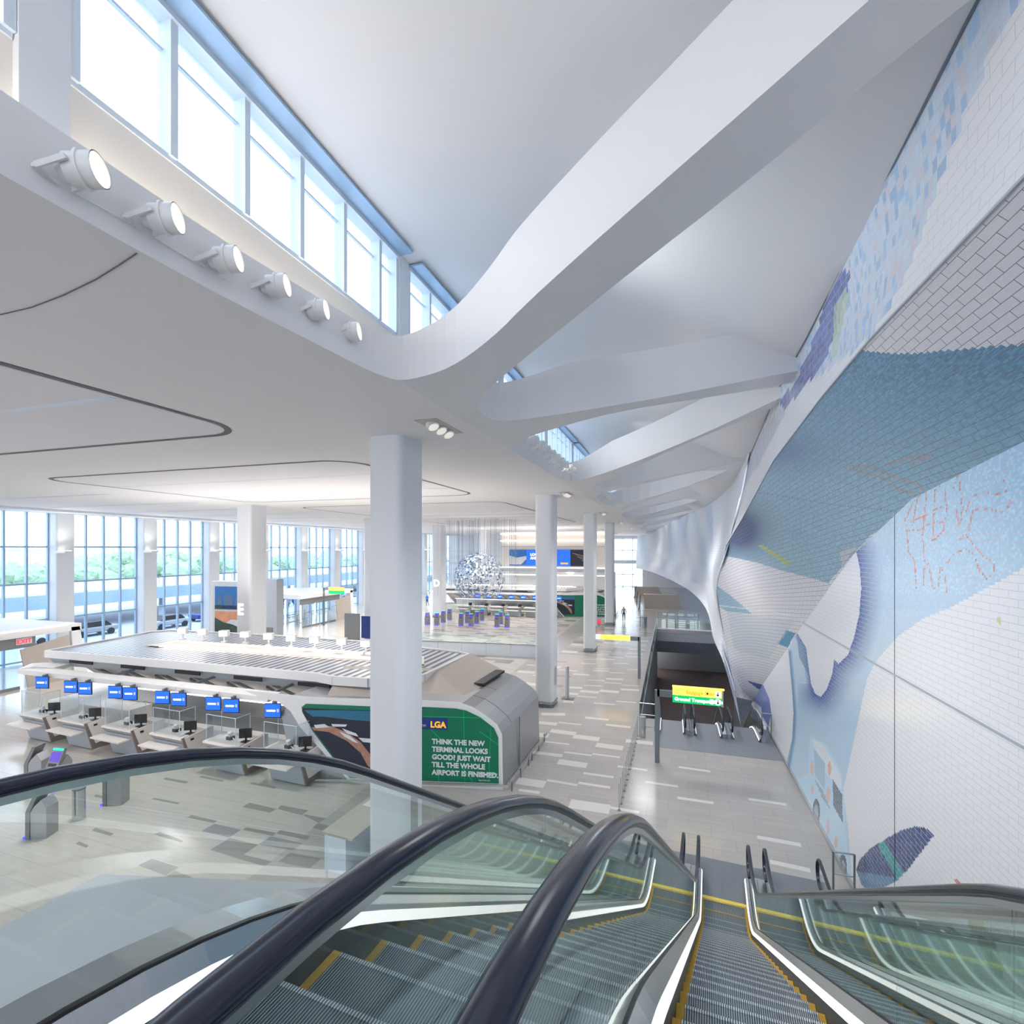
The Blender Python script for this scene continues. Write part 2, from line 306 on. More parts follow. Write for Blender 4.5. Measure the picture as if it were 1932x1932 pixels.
R8 = [[(1340,343),(1575,398),(1515,430),(1275,380)],[(1610,365),(1850,410),(1790,452),(1580,398)],[(835,450),(1060,500),(1030,520),(800,470)],[(1030,528),(1265,578),(1160,645),(920,588)],[(1310,555),(1570,605),(1540,632),(1278,580)],[(1605,580),(1865,635),(1835,668),(1570,610)],[(1520,635),(1800,695),(1715,755),(1415,705)],[(1165,650),(1410,708),(1240,830),(995,750)],[(1290,795),(1530,852),(1470,895),(1240,830)],[(1690,775),(1960,830),(1860,910),(1585,855)],[(490,830),(728,903),(610,975),(370,888)],[(560,595),(765,675),(745,690),(512,618)],[(0,560),(160,612),(130,632),(-30,585)],[(610,125),(808,160),(785,178),(588,140)],[(925,108),(1115,148),(1100,162),(895,122)],[(1360,165),(1570,208),(1555,222),(1338,180)],[(1665,150),(1885,190),(1870,203),(1645,163)],[(510,300),(735,345),(710,357),(487,312)],[(690,935),(840,990),(810,1010),(610,985)],[(0,270),(70,285),(60,305),(-10,290)],[(-140,680),(-60,715),(-80,735),(-170,700)],[(1820,445),(2000,480),(1940,520),(1800,450)],[(1930,520),(2100,560),(2040,600),(1880,560)]]
for q in R8: quad([gp(180+x/4.6, 1440+y/4.6) for x, y in q], 3)
# random inlays further off, in the tile grid turned by the tiles' own angle
def rot(x, y, a=-0.0314): return (x*math.cos(a)-y*math.sin(a), x*math.sin(a)+y*math.cos(a))
for i in range(-8, 3):
    y = 36.0
    while y < 100:
        y += random.choice([0.6, 0.6, 1.2, 1.8]); wd = random.choice([0.2, 0.3, 0.6])
        x = i*1.3+0.4; P = [rot(x, y), rot(x+1.3, y), rot(x+1.3, y+wd), rot(x, y+wd)]
        if -10.5 < P[0][0] and P[1][0] < -1.8 and y > 40: quad(P, random.choice([2, 2, 3]))
for i in range(-20, -8):
    y = 24.0
    while y < 60:
        y += random.choice([0.6, 1.2, 1.8, 3.0]); wd = random.choice([0.3, 0.6])
        x = i*1.3+0.4; P = [rot(x, y), rot(x+1.3, y), rot(x+1.3, y+wd), rot(x, y+wd)]
        if P[1][0] < -10.5: quad(P, 3)
for i in range(-9, -4):
    for j in range(6):
        y = 26+j*2.1+random.random(); x = i*1.3+0.4; wd = random.choice([0.3, 0.6, 0.6]); P = [rot(x, y), rot(x+1.3, y), rot(x+1.3, y+wd), rot(x, y+wd)]
        if P[1][0] < -6.3: quad(P, random.choice([2, 2, 3]))
struct(fl.build('floor', FM, recalc=False))
# lower level seen through the opening
lw = MB(); lw.box(-4, 9, 30, 64, -5.9, -5.6, 0); lw.box(-4, 9, 24, 41.5, -5.61, -5.58, 1)
struct(lw.build('floor', [M['brown'], M['stone']]))
pw = MB(); pw.box(PITX0-0.15, PITX0, PITY0, PITY1+2, -5.6, -0.36); pw.box(4.4, 4.6, PITY0, 40, -5.6, -0.36); pw.box(-1.6, 6.4, 62.2, 62.4, -5.6, -0.3)
struct(pw.build('wall_pit', M['greyd']))

# ================================================================== UPPER LANDING AND ESCALATORS
AE = math.radians(3.97); SL = 0.6415
def profile(R, yk, flat_lo=2.2, y0=-1.6, m=SL, t=1.0):
    """centre line of the steps: level, rounded knee, slope, rounded knee, level"""
    ylo = yk+R/m; pts = []
    def z(y):
        def k(u): # smooth ramp 0 -> u
            return 0.0 if u <= -t else (u if u >= t else (u+t)**2/(4*t))
        return R-m*k(y-yk)+m*k(y-ylo)
    return z, ylo
def ellipse(a, b, n=14, cx=0.0): return [(cx+a*math.cos(2*math.pi*i/n), b*math.sin(2*math.pi*i/n)) for i in range(n)]
def make_escalator(label, R=7.0, yk=1.4, W=0.5, lo_flat=2.55, top_y=-1.3, steps=True, far=False):
    t = empty('escalator', (0,0,0), 0, label, 'escalator')
    z, ylo = profile(R, yk); yc = ylo+0.95          # comb position at the foot
    yend = yc+0.95
    ys = [top_y+0.5+i*(yend-top_y-0.5)/70 for i in range(71)]
    base = [(y, z(y)) for y in ys]
    for sx, side in ((-1, 'left'), (1, 'right')):
        X = sx*0.60
        # handrail with its rounded newel ends
        hp = [(y, z(y)+0.95) for y in ys]; r = 0.30
        top = [(hp[0][0]-0.30*math.sin(a)-0.0, hp[0][1]-r+r*math.cos(a)) for a in [math.pi*i/8 for i in range(8, 0, -1)]]
        bot = [(hp[-1][0]+0.30*math.sin(a), hp[-1][1]-r+r*math.cos(a)) for a in [math.pi*i/8 for i in range(1, 9)]]
        path = [(top[0][0]+0.3, top[0][1])]+top+hp+bot+[(bot[-1][0]-0.3, bot[-1][1])]
        MB().sweep(path, ellipse(0.041, 0.024, 14, X)).build('handrail', M['rubber'], t)
        MB().sweep([(p[0], p[1]-0.034) for p in hp], [(X-0.02, -0.012), (X+0.02, -0.012), (X+0.02, 0.012), (X-0.02, 0.012)], smooth=False).build('handrail_track', M['steel'], t)
        # glass panels with open joints
        J = [ys[0]]+[2.1+1.08*i for i in range(20) if 2.1+1.08*i < ys[-1]-0.5]+[ys[-1]]
        for a, b in zip(J[:-1], J[1:]):
            a += 0.004; b -= 0.004; g = MB(); n = 9
            yy = [a+(b-a)*i/n for i in range(n+1)]; vs = []
            for y in yy:
                for dx in (-0.005, 0.005): vs += [(X+dx, y, z(y)+0.21), (X+dx, y, z(y)+0.92)]
            fs = []
            for i in range(n): o = 4*i; fs += [(o, o+4, o+5, o+1), (o+2, o+3, o+7, o+6), (o+1, o+5, o+7, o+3)]
            fs += [(0, 1, 3, 2), (4*n, 4*n+2, 4*n+3, 4*n+1)]
            g.add(vs, fs, 0, False); g.build('glass_panel', M['bglass'], t)
        for yy, s in ((ys[0], -1), (ys[-1], 1)):        # half-round glass newel panels
            g = MB(); zc = z(yy)+0.95-0.30; pts = [(X, yy, z(yy)+0.21)]+[(X, yy+s*0.27*math.sin(a), zc+0.27*math.cos(a)) for a in [math.pi*i/10 for i in range(11)]]
            g.prism(pts, (0.01, 0, 0)); g.build('newel_glass', M['bglass'], t)
        # deck, skirt and light strip
        d = MB(); d.sweep(base, [(sx*0.525, 0.135), (sx*0.587, 0.20), (sx*0.587, 0.16), (sx*0.525, 0.10)][::sx], smooth=False); d.build('inner_deck', M['steel'], t); d = MB()
        d.sweep(base, [(sx*0.612, 0.20), (sx*0.785, 0.205), (sx*0.785, -0.25), (sx*0.612, -0.25)][::sx], smooth=False)
        d.build('outer_deck', M['steel'], t)
        MB().sweep(base, [(sx*0.588, 0.18), (sx*0.611, 0.18), (sx*0.611, 0.212), (sx*0.588, 0.212)][::sx], smooth=False).build('glass_seal', M['black'], t)
        MB().sweep(base, [(sx*0.505, -0.25), (sx*0.522, -0.25), (sx*0.522, 0.09), (sx*0.505, 0.09)][::sx], smooth=False).build('skirt', M['skirt'], t)
        MB().sweep(base, [(sx*0.500, 0.085), (sx*0.530, 0.09), (sx*0.530, 0.138), (sx*0.514, 0.138)][::sx], smooth=False).build('light_strip', M['led'], t)
    # steps
    sm = MB(); rz = 0.4*SL
    st_v = MB().box(-W, W, 0, 0.4, -0.045, 0).box(-W+0.04, W-0.04, 0.0, 0.03, -0.01, 0.0015, 1).box(-W+0.04, W-0.04, 0.378, 0.402, -0.02, 0.0015, 2).mesh('step')
    for mm in (M['tread'], M['black'], M['nose']): st_v.materials.append(mm)
    rs_v = MB().box(-W+0.002, W-0.002, 0, 0.03, 0.0, 1.0).mesh('riser'); rs_v.materials.append(M['rise'])
    ed = MB(); ed.box(-0.023, 0.023, 0.0, 0.4, -0.04, 0.002)
    ln = MB(); ln.box(-W, W, 0.375, 0.40, -0.03, 0.0025)
    edm = ed.mesh('edge'); edm.materials.append(M['yellow']); lnm = ln.mesh('edge_line'); lnm.materials.append(M['yellow'])
    y = yc-0.02-0.4; k = 0
    while y > (0.0 if not far else yk-1.0):
        zc = z(y+0.4)                                # tread of this step covers y .. y+0.4
        zn = z(y+0.8) if y+0.8 < yc else 0.0
        o = link('step', st_v, None, t, (0, y, zc))
        if far: pass
        else:
            link('edge_marking', edm, None, o, (-W+0.022, 0, 0)); link('edge_marking', edm, None, o, (W-0.022, 0, 0))
            if zc < 0.06: link('edge_marking', lnm, None, o, (0, 0, 0))
            if zc-zn > 0.02:
                q = link('riser', rs_v, None, o, (0, 0.37, -(zc-zn)-0.0)); q.scale = (1, 1, zc-zn-0.002)
        y -= 0.4; k += 1
    c = MB(); c.box(-W-0.01, W+0.01, yc-0.02, yc+0.0, -0.02, 0.012, 0); c.box(-W-0.01, W+0.01, yc-0.035, yc+0.115, -0.01, 0.008, 1)
    c.build('comb_plate', [M['steel'], M['yellowl']], t)
    l = MB(); l.box(-0.79, 0.79, yc+0.10, yc+1.75, -0.02, 0.006)
    if not far: l.build('landing_plate', stripes_land, t)
    return t, yc
stripes_land = stripes('landing_ribs', (0.20, 0.22, 0.25), (0.30, 0.33, 0.37), 18.0, 'X', 0.45, 0.4)
ca, sa = math.cos(AE), math.sin(AE)
def esc_place(t, xe, ye=0.0, z=0.0):
    t.location = (xe*ca+ye*sa, -xe*sa+ye*ca, z); t.rotation_euler = (0, 0, -AE)
e2, YC = make_escalator('grey escalator descending directly ahead of the viewer, middle of the three near ones')
esc_place(e2, 0.31)
e1 = copy_tree(e2, None, 'near escalator on the left, its steps seen between two thick black handrails'); esc_place(e1, -1.27)
e3 = copy_tree(e2, None, 'near escalator on the right, closest to the tiled mural wall'); esc_place(e3, 1.89)
for e in (e1, e2, e3): e['group'] = 'near escalators down to the hall floor'
def lprof():
    z, ylo = profile(7.0, 1.4); return [(-3.0+i*0.3, z(-3.0+i*0.3)) for i in range(59)]
LP = lprof()
root = empty('escalator_cladding', (0,0,0), -AE, 'white sloping side cladding of the left near escalator', 'cladding')
c = MB(); c.sweep([(-3.0, 7.0), (1.56, 7.0), (12.2, 0.12), (14.2, 0.12)], [(-2.79, 0.0), (-2.06, 0.0), (-2.06, -0.5), (-2.79, -0.5)][::-1], smooth=False)
c.build('cladding_cap', M['white'], root)
c = MB(); c.sweep(LP, [(2.69, 0.03), (2.95, 0.03), (2.95, -0.8), (2.69, -0.8)], smooth=False); c.build('cladding_side', M['white'], root)
u = MB()
for a, b in zip(LP[:-1], LP[1:]):
    u.add([(-2.80, a[0], a[1]-0.25), (2.66, a[0], a[1]-0.25), (2.66, b[0], b[1]-0.25), (-2.80, b[0], b[1]-0.25), (-2.80, a[0], max(a[1]-1.2, -0.2)), (2.66, a[0], max(a[1]-1.2, -0.2)), (2.66, b[0], max(b[1]-1.2, -0.2)), (-2.80, b[0], max(b[1]-1.2, -0.2))], [(0,1,2,3),(4,7,6,5),(0,3,7,4),(1,5,6,2)])
u.build('truss_cover', M['skirt'], root)
bw = MB(); bw.box(-46, 4.6, -9.3, -9, 0, 4.0); bw.box(-46, 4.6, -9.3, -9, 8.6, 11.6); bw.box(-46.2, -46, -9, 20.6, 0, 11.5); struct(bw.build('wall_back', M['white']))
# upper landing behind the camera
ul = MB(); ul.box(-9.0, 4.2, -9, -1.0, 6.4, 6.985); struct(ul.build('floor', M['landing']))

# ================================================================== CEILING WEB
def gY(Y): return 2.4 if Y <= 6 else (2.4-0.8*min(1, (Y-6)/9))
def hlaw(X, Y): return 11.5 if X < -4.5 else 11.5+(X+4.5)/7.5*gY(Y)
def atweb(px, py):
    d = ray(px, py); lo, hi = 0.5, 140.0
    for _ in range(60):
        mid = (lo+hi)/2; P = d*mid
        if HC+P.z < hlaw(P.x, P.y): lo = mid
        else: hi = mid
    P = d*lo; return (P.x, P.y)
def smooth_poly(p, it=2):
    for _ in range(it):
        q = [p[0]]
        for a, b in zip(p[:-1], p[1:]):
            q += [(a[0]*.75+b[0]*.25, a[1]*.75+b[1]*.25), (a[0]*.25+b[0]*.75, a[1]*.25+b[1]*.75)]
        q.append(p[-1]); p = q
    return p
def ext(p, X=5.2):
    def e(a, b):
        t = (X-a[0])/(b[0]-a[0]) if abs(b[0]-a[0]) > 1e-6 else 0
        return (X, a[1]+(b[1]-a[1])*t)
    return [e(p[1], p[0])]+p+[e(p[-2], p[-1])]
HB = [atweb(*q) for q in [(1830,0),(1600,185),(1400,350),(1200,505),(1050,627),(960,700),(918,737),(900,762),(912,787),(945,795),(1000,790),(1100,775),(1250,750),(1400,720),(1483,704)]]
HCc = [atweb(*q) for q in [(1478,725),(1336,750),(1162,777),(1054,806),(990,826),(962,845),(977,858),(1020,882),(1062,908),(1090,908),(1162,886),(1307,828),(1459,757)]]
HD = [atweb(*q) for q in [(1448,774),(1271,846),(1162,899),(1130,911),(1117,918),(1128,922),(1144,920),(1198,911),(1300,890),(1401,868)]]
HE = [atweb(*q) for q in [(1394,872),(1271,899),(1198,917),(1144,928),(1120,935),(1142,953),(1162,953),(1235,937),(1325,908),(1387,881)]]
HA = [(-4.95, -9.0), (-4.95, 2.0)]+[atweb(*q) for q in [(400,550),(600,650),(690,697),(735,714),(775,717),(850,695),(930,637),(1000,565),(1150,430),(1300,300),(1640,0)]]
holes = [smooth_poly(ext(HB)), smooth_poly(ext(HCc)), smooth_poly(ext(HD)), smooth_poly(ext(HE))]
a = HA[-2]; b = HA[-1]; t = (5.2-a[0])/(b[0]-a[0]); HA = HA+[(5.2, a[1]+(b[1]-a[1])*t)]
holes.append(smooth_poly(HA)+[(5.2, -9.0)])
offD = 15.2
for k in range(1, 5):
    holes.append([(x, y+offD*k) for x, y in holes[2]]); holes.append([(x, y+offD*k) for x, y in holes[3]])
# keep replicas from touching: shrink in Y a little
def web():
    pts = []; edges = []; X0, X1, Y0, Y1 = -46.0, 5.0, -9.0, YEND
    def loop(L):
        b = len(pts); pts.extend(Vector((p[0], p[1])) for p in L); n = len(L); edges.extend((b+i, b+(i+1) % n) for i in range(n))
    loop([(X0, Y0), (X1, Y0), (X1, Y1), (X0, Y1)])
    hs = []
    for h in holes:
        hs.append(h); loop(h)
    b = len(pts); pts.extend([Vector((-4.5, Y0)), Vector((-4.5, Y1))]); edges.append((b, b+1))
    for y in range(0, 112, 4):
        for x in (-30, -15, -6.5): pts.append(Vector((x, y)))
    v, e, f, *_ = delaunay_2d_cdt(pts, edges, [], 0, 1e-5)
    def inside(x, y, P):
        c = False; j = len(P)-1
        for i in range(len(P)):
            if (P[i][1] > y) != (P[j][1] > y) and x < (P[j][0]-P[i][0])*(y-P[i][1])/(P[j][1]-P[i][1])+P[i][0]: c = not c
            j = i
        return c
    keep = []
    for t in f:
        cx = sum(v[i].x for i in t)/3; cy = sum(v[i].y for i in t)/3
        if cx > X1 or cy < Y0: continue
        if any(inside(cx, cy, h) for h in hs): continue
        keep.append(t)
    def tp(x, y): return hlaw(x, y)+0.65+0.62*min(1, max(0, (x+4.9)/2.5))
    n = len(v); vs = [(p.x, p.y, hlaw(p.x, p.y)) for p in v]+[(p.x, p.y, tp(p.x, p.y)) for p in v]
    cnt = {}
    for t in keep:
        for i in range(3):
            a, b = t[i], t[(i+1) % 3]; cnt.setdefault(tuple(sorted((a, b))), []).append((a, b))
    m = MB(); m.add(vs, [tuple(t)[::-1] for t in keep]+[tuple(n+i for i in t) for t in keep]); 
    base = [list(x) for x in m.f]
    for k, l in cnt.items():
        if len(l) == 1: a, b = l[0]; m.f.append([a, b, n+b, n+a]); m.m.append(0); m.sm.append(False)
    return m
struct(web().build('ceiling', M['web'], recalc=True))
# upper roof vault over the openings
def vz(X, Y):
    f = (X+5.7)/10.9; e = float(np.interp(Y, [-9,2,6.4,10.3,13.3,17,24,29,36,44,75,116], [14.45,14.4,14.3,13.85,13.5,13.45,13.45,13.3,12.9,12.6,12.4,11.9])); s = 14.75
    return s+(e-s)*max(0, min(1, f*1.25)) + 0.9*math.sin(math.pi*min(1, max(0, f*1.25)))*(0.7+0.3*math.cos(Y*2*math.pi/15.2+0.4))
m = MB(); nx, ny = 22, 150; vs = []
for j in range(ny+1):
    for i in range(nx+1):
        x = -5.7+10.9*i/nx; y = -9+(YEND+9)*j/ny; vs.append((x, y, vz(x, y)))
m.add(vs, [(j*(nx+1)+i, j*(nx+1)+i+1, (j+1)*(nx+1)+i+1, (j+1)*(nx+1)+i) for j in range(ny) for i in range(nx)], 0, True)
ob = m.build('ceiling', M['ceil']); struct(ob)
# ceiling bands near the facade and over the far check-in zone, plus grooves and slots
tn = [0]
def trim(mb, m): tn[0] += 1; return struct(mb.build('trim_%d' % tn[0], m))
def ring(x0, x1, y0, y1, r, wdt, z):
    o = rrect(x0, x1, y0, y1, r, 8); i = rrect(x0+wdt, x1-wdt, y0+wdt, y1-wdt, max(0.05, r-wdt), 8); n = len(o); m = MB()
    m.add([(p[0], p[1], z) for p in o]+[(p[0], p[1], z) for p in i]+[(p[0], p[1], z+0.004) for p in i], [(k, n+k, n+(k+1) % n, (k+1) % n) for k in range(n)]); return m
for k in range(-1, 6):
    ya = 13.9+15.2*k; yb = ya+11.4
    trim(ring(-25.2, -9.9, max(ya, -8), yb, 1.3, 0.16, 11.492), M['groove'])
    q = MB(); q.add([(x, y, 11.494) for x, y in rrect(-25.0, -10.1, max(ya, -8)+0.2, yb-0.2, 1.1, 8)], [tuple(range(36))]); trim(q, M['panelc'])
    for s in (0.28, 0.72):
        y = max(ya, -8)+(yb-max(ya, -8))*s; q = MB(); q.box(-25.0, -10.2, y-0.06, y+0.06, 11.485, 11.493); trim(q, M['pier'])
q = MB()
for k in range(0, 18): q.box(-42, -28.5, 14+k*5.07, 14.14+k*5.07, 11.484, 11.49)
trim(q, M['pier'])
# hairline joint of the soffit by the spotlights
jp = [gp(x, y, 11.492) for x, y in [(0,594),(60,580),(120,557),(180,528),(225,500),(258,478)]]
q = MB()
for a, b in zip(jp[:-1], jp[1:]): q.bar(a, b, 0.012, 0.006)
trim(q, M['groove'])

# ================================================================== COLUMNS
def column(name, x1, y0, label, wx=1.0, wy=1.25, h=11.52, dish=None, w0=0.0):
    t = empty(name, ((x1-wx/2), y0+wy/2, 0), 0, label, 'column', 'white columns of the hall')
    pts = rrect(-wx/2, wx/2, -wy/2, wy/2, 0.2, 6)
    m = MB(); n = len(pts)
    m.add([(p[0], p[1], 0.3) for p in pts]+[(p[0], p[1], h) for p in pts], [(i, (i+1) % n, n+(i+1) % n, n+i) for i in range(n)], 0, True); m.build('shaft', M['colm'], t)
    m = MB(); q = rrect(-wx/2-0.02, wx/2+0.02, -wy/2-0.02, wy/2+0.02, 0.21, 6)
    m.add([(p[0], p[1], 0.0) for p in q]+[(p[0], p[1], 0.32) for p in q], [(i, (i+1) % n, n+(i+1) % n, n+i) for i in range(n)]+[tuple(range(n, 2*n))], 0, True); m.build('base_plinth', M['steeld'], t)
    m = MB(); q = rrect(-wx/2-0.06, wx/2+0.06, -wy/2-0.06, wy/2+0.06, 0.25, 6)
    m.add([(p[0], p[1], 0.20) for p in q]+[(p[0], p[1], 0.24) for p in q], [(i, (i+1) % n, n+(i+1) % n, n+i) for i in range(n)]+[tuple(range(n, 2*n)), tuple(range(n))[::-1]]); m.build('bumper_rail', M['steel'], t)
    return t
XC = -6.15
labs = ['huge white column in the foreground rising in front of the green sign', 'white column just beyond the right end of the check-in island', 'third white column from the viewer, beside the yellow overhead sign', 'fourth white column from the viewer, narrow, by the far green panel', 'fifth white column down the hall, almost hidden', 'sixth white column down the hall', 'seventh white column down the hall']
for k in range(4):
    c_ = column('column', [-6.5,-6.07,-5.97,-6.1,-6.15,-6.15,-6.15][k], 11.3+15.2*k, labs[k])
    if k < 3:
        b_ = MB(); b_.box(0.5, 0.53, -0.15, 0.2, 1.1, 2.1); bevel(b_.build('wall_phone_niche', M['steel'], c_), 0.01)
col_e = column('column', -26.3, 26.3, 'cream column marked E behind the check-in island', 1.2, 1.5)
text('letter', 'E', 1.0, M['whit'], col_e, face_matrix((-0.45, -0.76, 4.25), (1, 0, 0), (0, 0, 1)), bold=0.03)
col_d = column('column', -27.2, 57.0, 'white column marked D beside the hanging sculpture', 1.3, 1.5)
text('letter', 'D', 1.15, M['whit'], col_d, face_matrix((-0.45, -0.76, 3.9), (1, 0, 0), (0, 0, 1)), bold=0.03)
for yy, lb in ((41.7, 'white column of the back row, just peeking out left of the foreground column'), (72.2, 'back row column beyond the one marked D'), (87.4, 'farthest column of the back row')):
    column('column', -26.9, yy, lb, 1.2, 1.5)

# ================================================================== CLERESTORY WINDOWS above the web
def clerestory(n, y0, y1, nm):
    t = bpy.data.objects.new('window_%d' % n, None); COL.objects.link(t); struct(t); t.location = (-5.6, y0, 13.1)
    L = y1-y0; X = 0
    MB().box(-0.01, 0.01, 0, L, 0, 1.6).build('pane', M['wglass'], t)
    f = MB(); st = L/nm
    for p_ in (0.04, 1.05, 2.10, 3.16, 4.24, 5.36, 6.0): f.box(-0.05, 0.16, p_-0.045, p_+0.045, 0, 1.62)
    f.box(-0.05, 0.2, 0, L, 1.55, 1.63); f.box(-0.05, 0.12, 0, L, -0.05, 0.02)
    f.box(-0.02, 0.03, 0, L, 1.22, 1.25)
    f.build('frame', M['pier'], t)
    MB().box(0.0, 0.5, 0, L, 1.62, 1.66).build('window_head', M['frame'], t)
    return t
wn = 1
PY = [2.95, 9.2]
segs = []
y = 3.35-6.9-0.4
for k in range(-1, 14):
    y0 = 3.30+6.46*k; segs.append((y0, y0+6.04))
for y0, y1 in segs:
    clerestory(wn, y0, y1, 5); wn += 1
cw = MB(); cw.box(-5.72, -5.5, -9, YEND, 12.1, 13.06, 0)
for y0, y1 in segs: cw.box(-5.72, -5.42, y1+0.01, y1+0.41, 12.1, 15.2, 1)
cw.box(-5.72, -5.5, -9, segs[0][0], 12.1, 15, 0); cw.box(-5.72, -5.5, segs[-1][1], YEND, 12.1, 15, 0)
struct(cw.build('wall_clerestory', [M['warm'], M['colm']]))
cg = MB(); cg.box(-5.46, -5.40, -3, 90, 12.16, 12.20); trim(cg, mat('sill_light', (1, 0.9, 0.8), 0.5, emit=(1.0, 0.86, 0.70), es=16.0))

# ================================================================== SPOTLIGHTS
def spotlight(label, r=0.14, L=0.23, lit=True):
    t = empty('spotlight', (0,0,0), 0, label, 'spotlight')
    m = MB(); m.cyl((0,0,0), (L*0.55,0,0), r*0.92, n=24); m.cyl((L*0.45,0,0), (L*0.55,0,0), r*1.08, n=24); m.cyl((L*0.0,0,0), (-0.08,0,0), r*0.8, r*0.55, n=24); m.build('housing', M['lampw'], t)
    m = MB(); m.cyl((L*0.55,0,0), (L*1.0,0,0), r*0.98, n=24, caps=False); m.cyl((L*0.56,0,0), (L*1.0,0,0), r*0.93, n=24, caps=False); m.build('snoot', M['lampw'], t)
    m = MB(); m.cyl((L*0.55,0,0), (L*0.60,0,0), r*0.9, n=24); m.build('lens', M['lens'] if lit else M['beige'], t)
    m = MB(); m.bar((L*0.3, -r*1.1, 0), (-0.16, -r*1.1, -0.08), 0.02, 0.05); m.bar((L*0.3, r*1.1, 0), (-0.16, r*1.1, -0.08), 0.02, 0.05); m.bar((-0.16, -r*1.15, -0.08), (-0.16, r*1.15, -0.08), 0.05, 0.03); m.build('bracket', M['lampw'], t)
    return t
sp0 = spotlight('round white spotlight on the ceiling edge, nearest and largest of the six')
splist = [(133,320), (289,412), (410,490), (507,540), (585,586), (650,627)]
lbl = ['', 'white spotlight on the ceiling edge, second from the left of six', 'white spotlight on the ceiling edge, third from the left of six', 'white spotlight on the ceiling edge, fourth from the left of six', 'white spotlight on the ceiling edge, fifth from the left of six', 'small white spotlight on the ceiling edge, last before the curve']
spr = []
for i, (x, y) in enumerate(splist):
    o = sp0 if i == 0 else copy_tree(sp0, None, lbl[i]); p = atx(x, y, -4.80); o.location = p
    o.rotation_euler = (0, math.radians(-4), math.radians([24, 24, 22, 20, 18, 17][i])); o['group'] = 'spotlights on the ceiling edge'; spr.append(p)
cb = MB()
for a, b in zip(spr[:-1], spr[1:]):
    mid = (a+b)/2-Vector((0.10, 0, 0.12)); A = a-Vector((0.12, -0.1, 0.1)); B = b-Vector((0.12, 0.1, 0.1))
    P = [A.lerp(mid, s).lerp(mid.lerp(B, s), s) for s in (0, .2, .4, .6, .8, 1)]; cb = MB()
    for p, q in zip(P[:-1], P[1:]): cb.cyl(p, q, 0.008, n=6)
    ci = spr.index(a); tag(cb.build('cable', M['lampw']), 'thin white cable drooping between the %s and %s ceiling edge spotlights' % (ORD[ci], ORD[ci+1]), 'cable', 'cables between the spotlights')
o_ = MB(); 
for i in range(9):
    o = copy_tree(sp0, None, 'white spotlight in the row inside the second ceiling opening, %s from the near end' % ORD[i])
    o.location = (-4.02, 14.6+i*0.78, 11.85); o.rotation_euler = (0, math.radians(-10), math.radians(35)); o['group'] = 'spotlights in the second ceiling opening'
for i in range(5):
    o = copy_tree(sp0, None, 'white spotlight in the row inside the third ceiling opening, %s from the near end' % ORD[i])
    o.location = (-3.75, 28.8+i*0.95, 11.85); o.rotation_euler = (0, math.radians(-10), math.radians(35)); o['group'] = 'spotlights in the third ceiling opening'
places = ['above and right of the foreground column', 'above the second column', 'above the third column', 'above the fourth column', 'above the fifth column']
for k in range(5):
    yy = 10.9+15.2*k
    t = empty('recessed_downlight', (-5.25, yy, 11.5), 0, 'sunken triple downlight in the ceiling '+places[k], 'ceiling light', 'recessed downlights beside the columns')
    MB().box(-0.28, 0.28, -0.75, 0.75, -0.012, -0.004).build('recess', M['beige'], t)
    for j in (-0.42, 0.0, 0.42):
        q = MB(); q.cyl((0, j, -0.02), (0.06, j-0.02, -0.12), 0.15, n=20); q.build('lamp_housing', M['lampw'], t)
        q = MB(); q.cyl((0.06, j-0.02, -0.12), (0.065, j-0.022, -0.13), 0.12, n=20); q.build('lens', M['lensd'], t)

# ================================================================== MURAL
def mural_mat(name, bw, bh, mort, rough=0.22, mc=(0.45, 0.50, 0.62)):
    m = mat(name, (0.8, 0.8, 0.8), rough, spec=0.5); n = m.node_tree.nodes; l = m.node_tree.links; b = n['Principled BSDF']
    at = n.new('ShaderNodeAttribute'); at.attribute_name = 'tint'
    uv = n.new('ShaderNodeUVMap'); bk = n.new('ShaderNodeTexBrick'); bk.offset = 0.5
    bk.inputs['Scale'].default_value = 1; bk.inputs['Brick Width'].default_value = bw; bk.inputs['Row Height'].default_value = bh; bk.inputs['Mortar Size'].default_value = mort; bk.inputs['Mortar Smooth'].default_value = 0.3
    mx = n.new('ShaderNodeMix'); mx.data_type = 'RGBA'
    l.new(uv.outputs[0], bk.inputs['Vector']); l.new(bk.outputs['Fac'], mx.inputs[0]); l.new(at.outputs['Color'], mx.inputs[6]); mx.inputs[7].default_value = (*mc, 1)
    l.new(mx.outputs[2], b.inputs['Base Color'])
    bp = n.new('ShaderNodeBump'); bp.invert = True; bp.inputs['Strength'].default_value = 0.25; bp.inputs['Distance'].default_value = 0.004
    l.new(bk.outputs['Fac'], bp.inputs['Height']); l.new(bp.outputs[0], b.inputs['Normal'])
    return m
def pip(X, Y, P):
    c = np.zeros(X.shape, bool); j = len(P)-1
    for i in range(len(P)):
        xi, yi = P[i]; xj, yj = P[j]
        if yi != yj: c ^= ((yi > Y) != (yj > Y)) & (X < (xj-xi)*(Y-yi)/(yj-yi)+xi)
        j = i
    return c
def dseg(X, Y, pl):
    d = np.full(X.shape, 1e9)
    for (x0, y0), (x1, y1) in zip(pl[:-1], pl[1:]):
        L = (x1-x0)**2+(y1-y0)**2+1e-9; t = np.clip(((X-x0)*(x1-x0)+(Y-y0)*(y1-y0))/L, 0, 1)
        d = np.minimum(d, np.hypot(X-x0-t*(x1-x0), Y-y0-t*(y1-y0)))
    return d
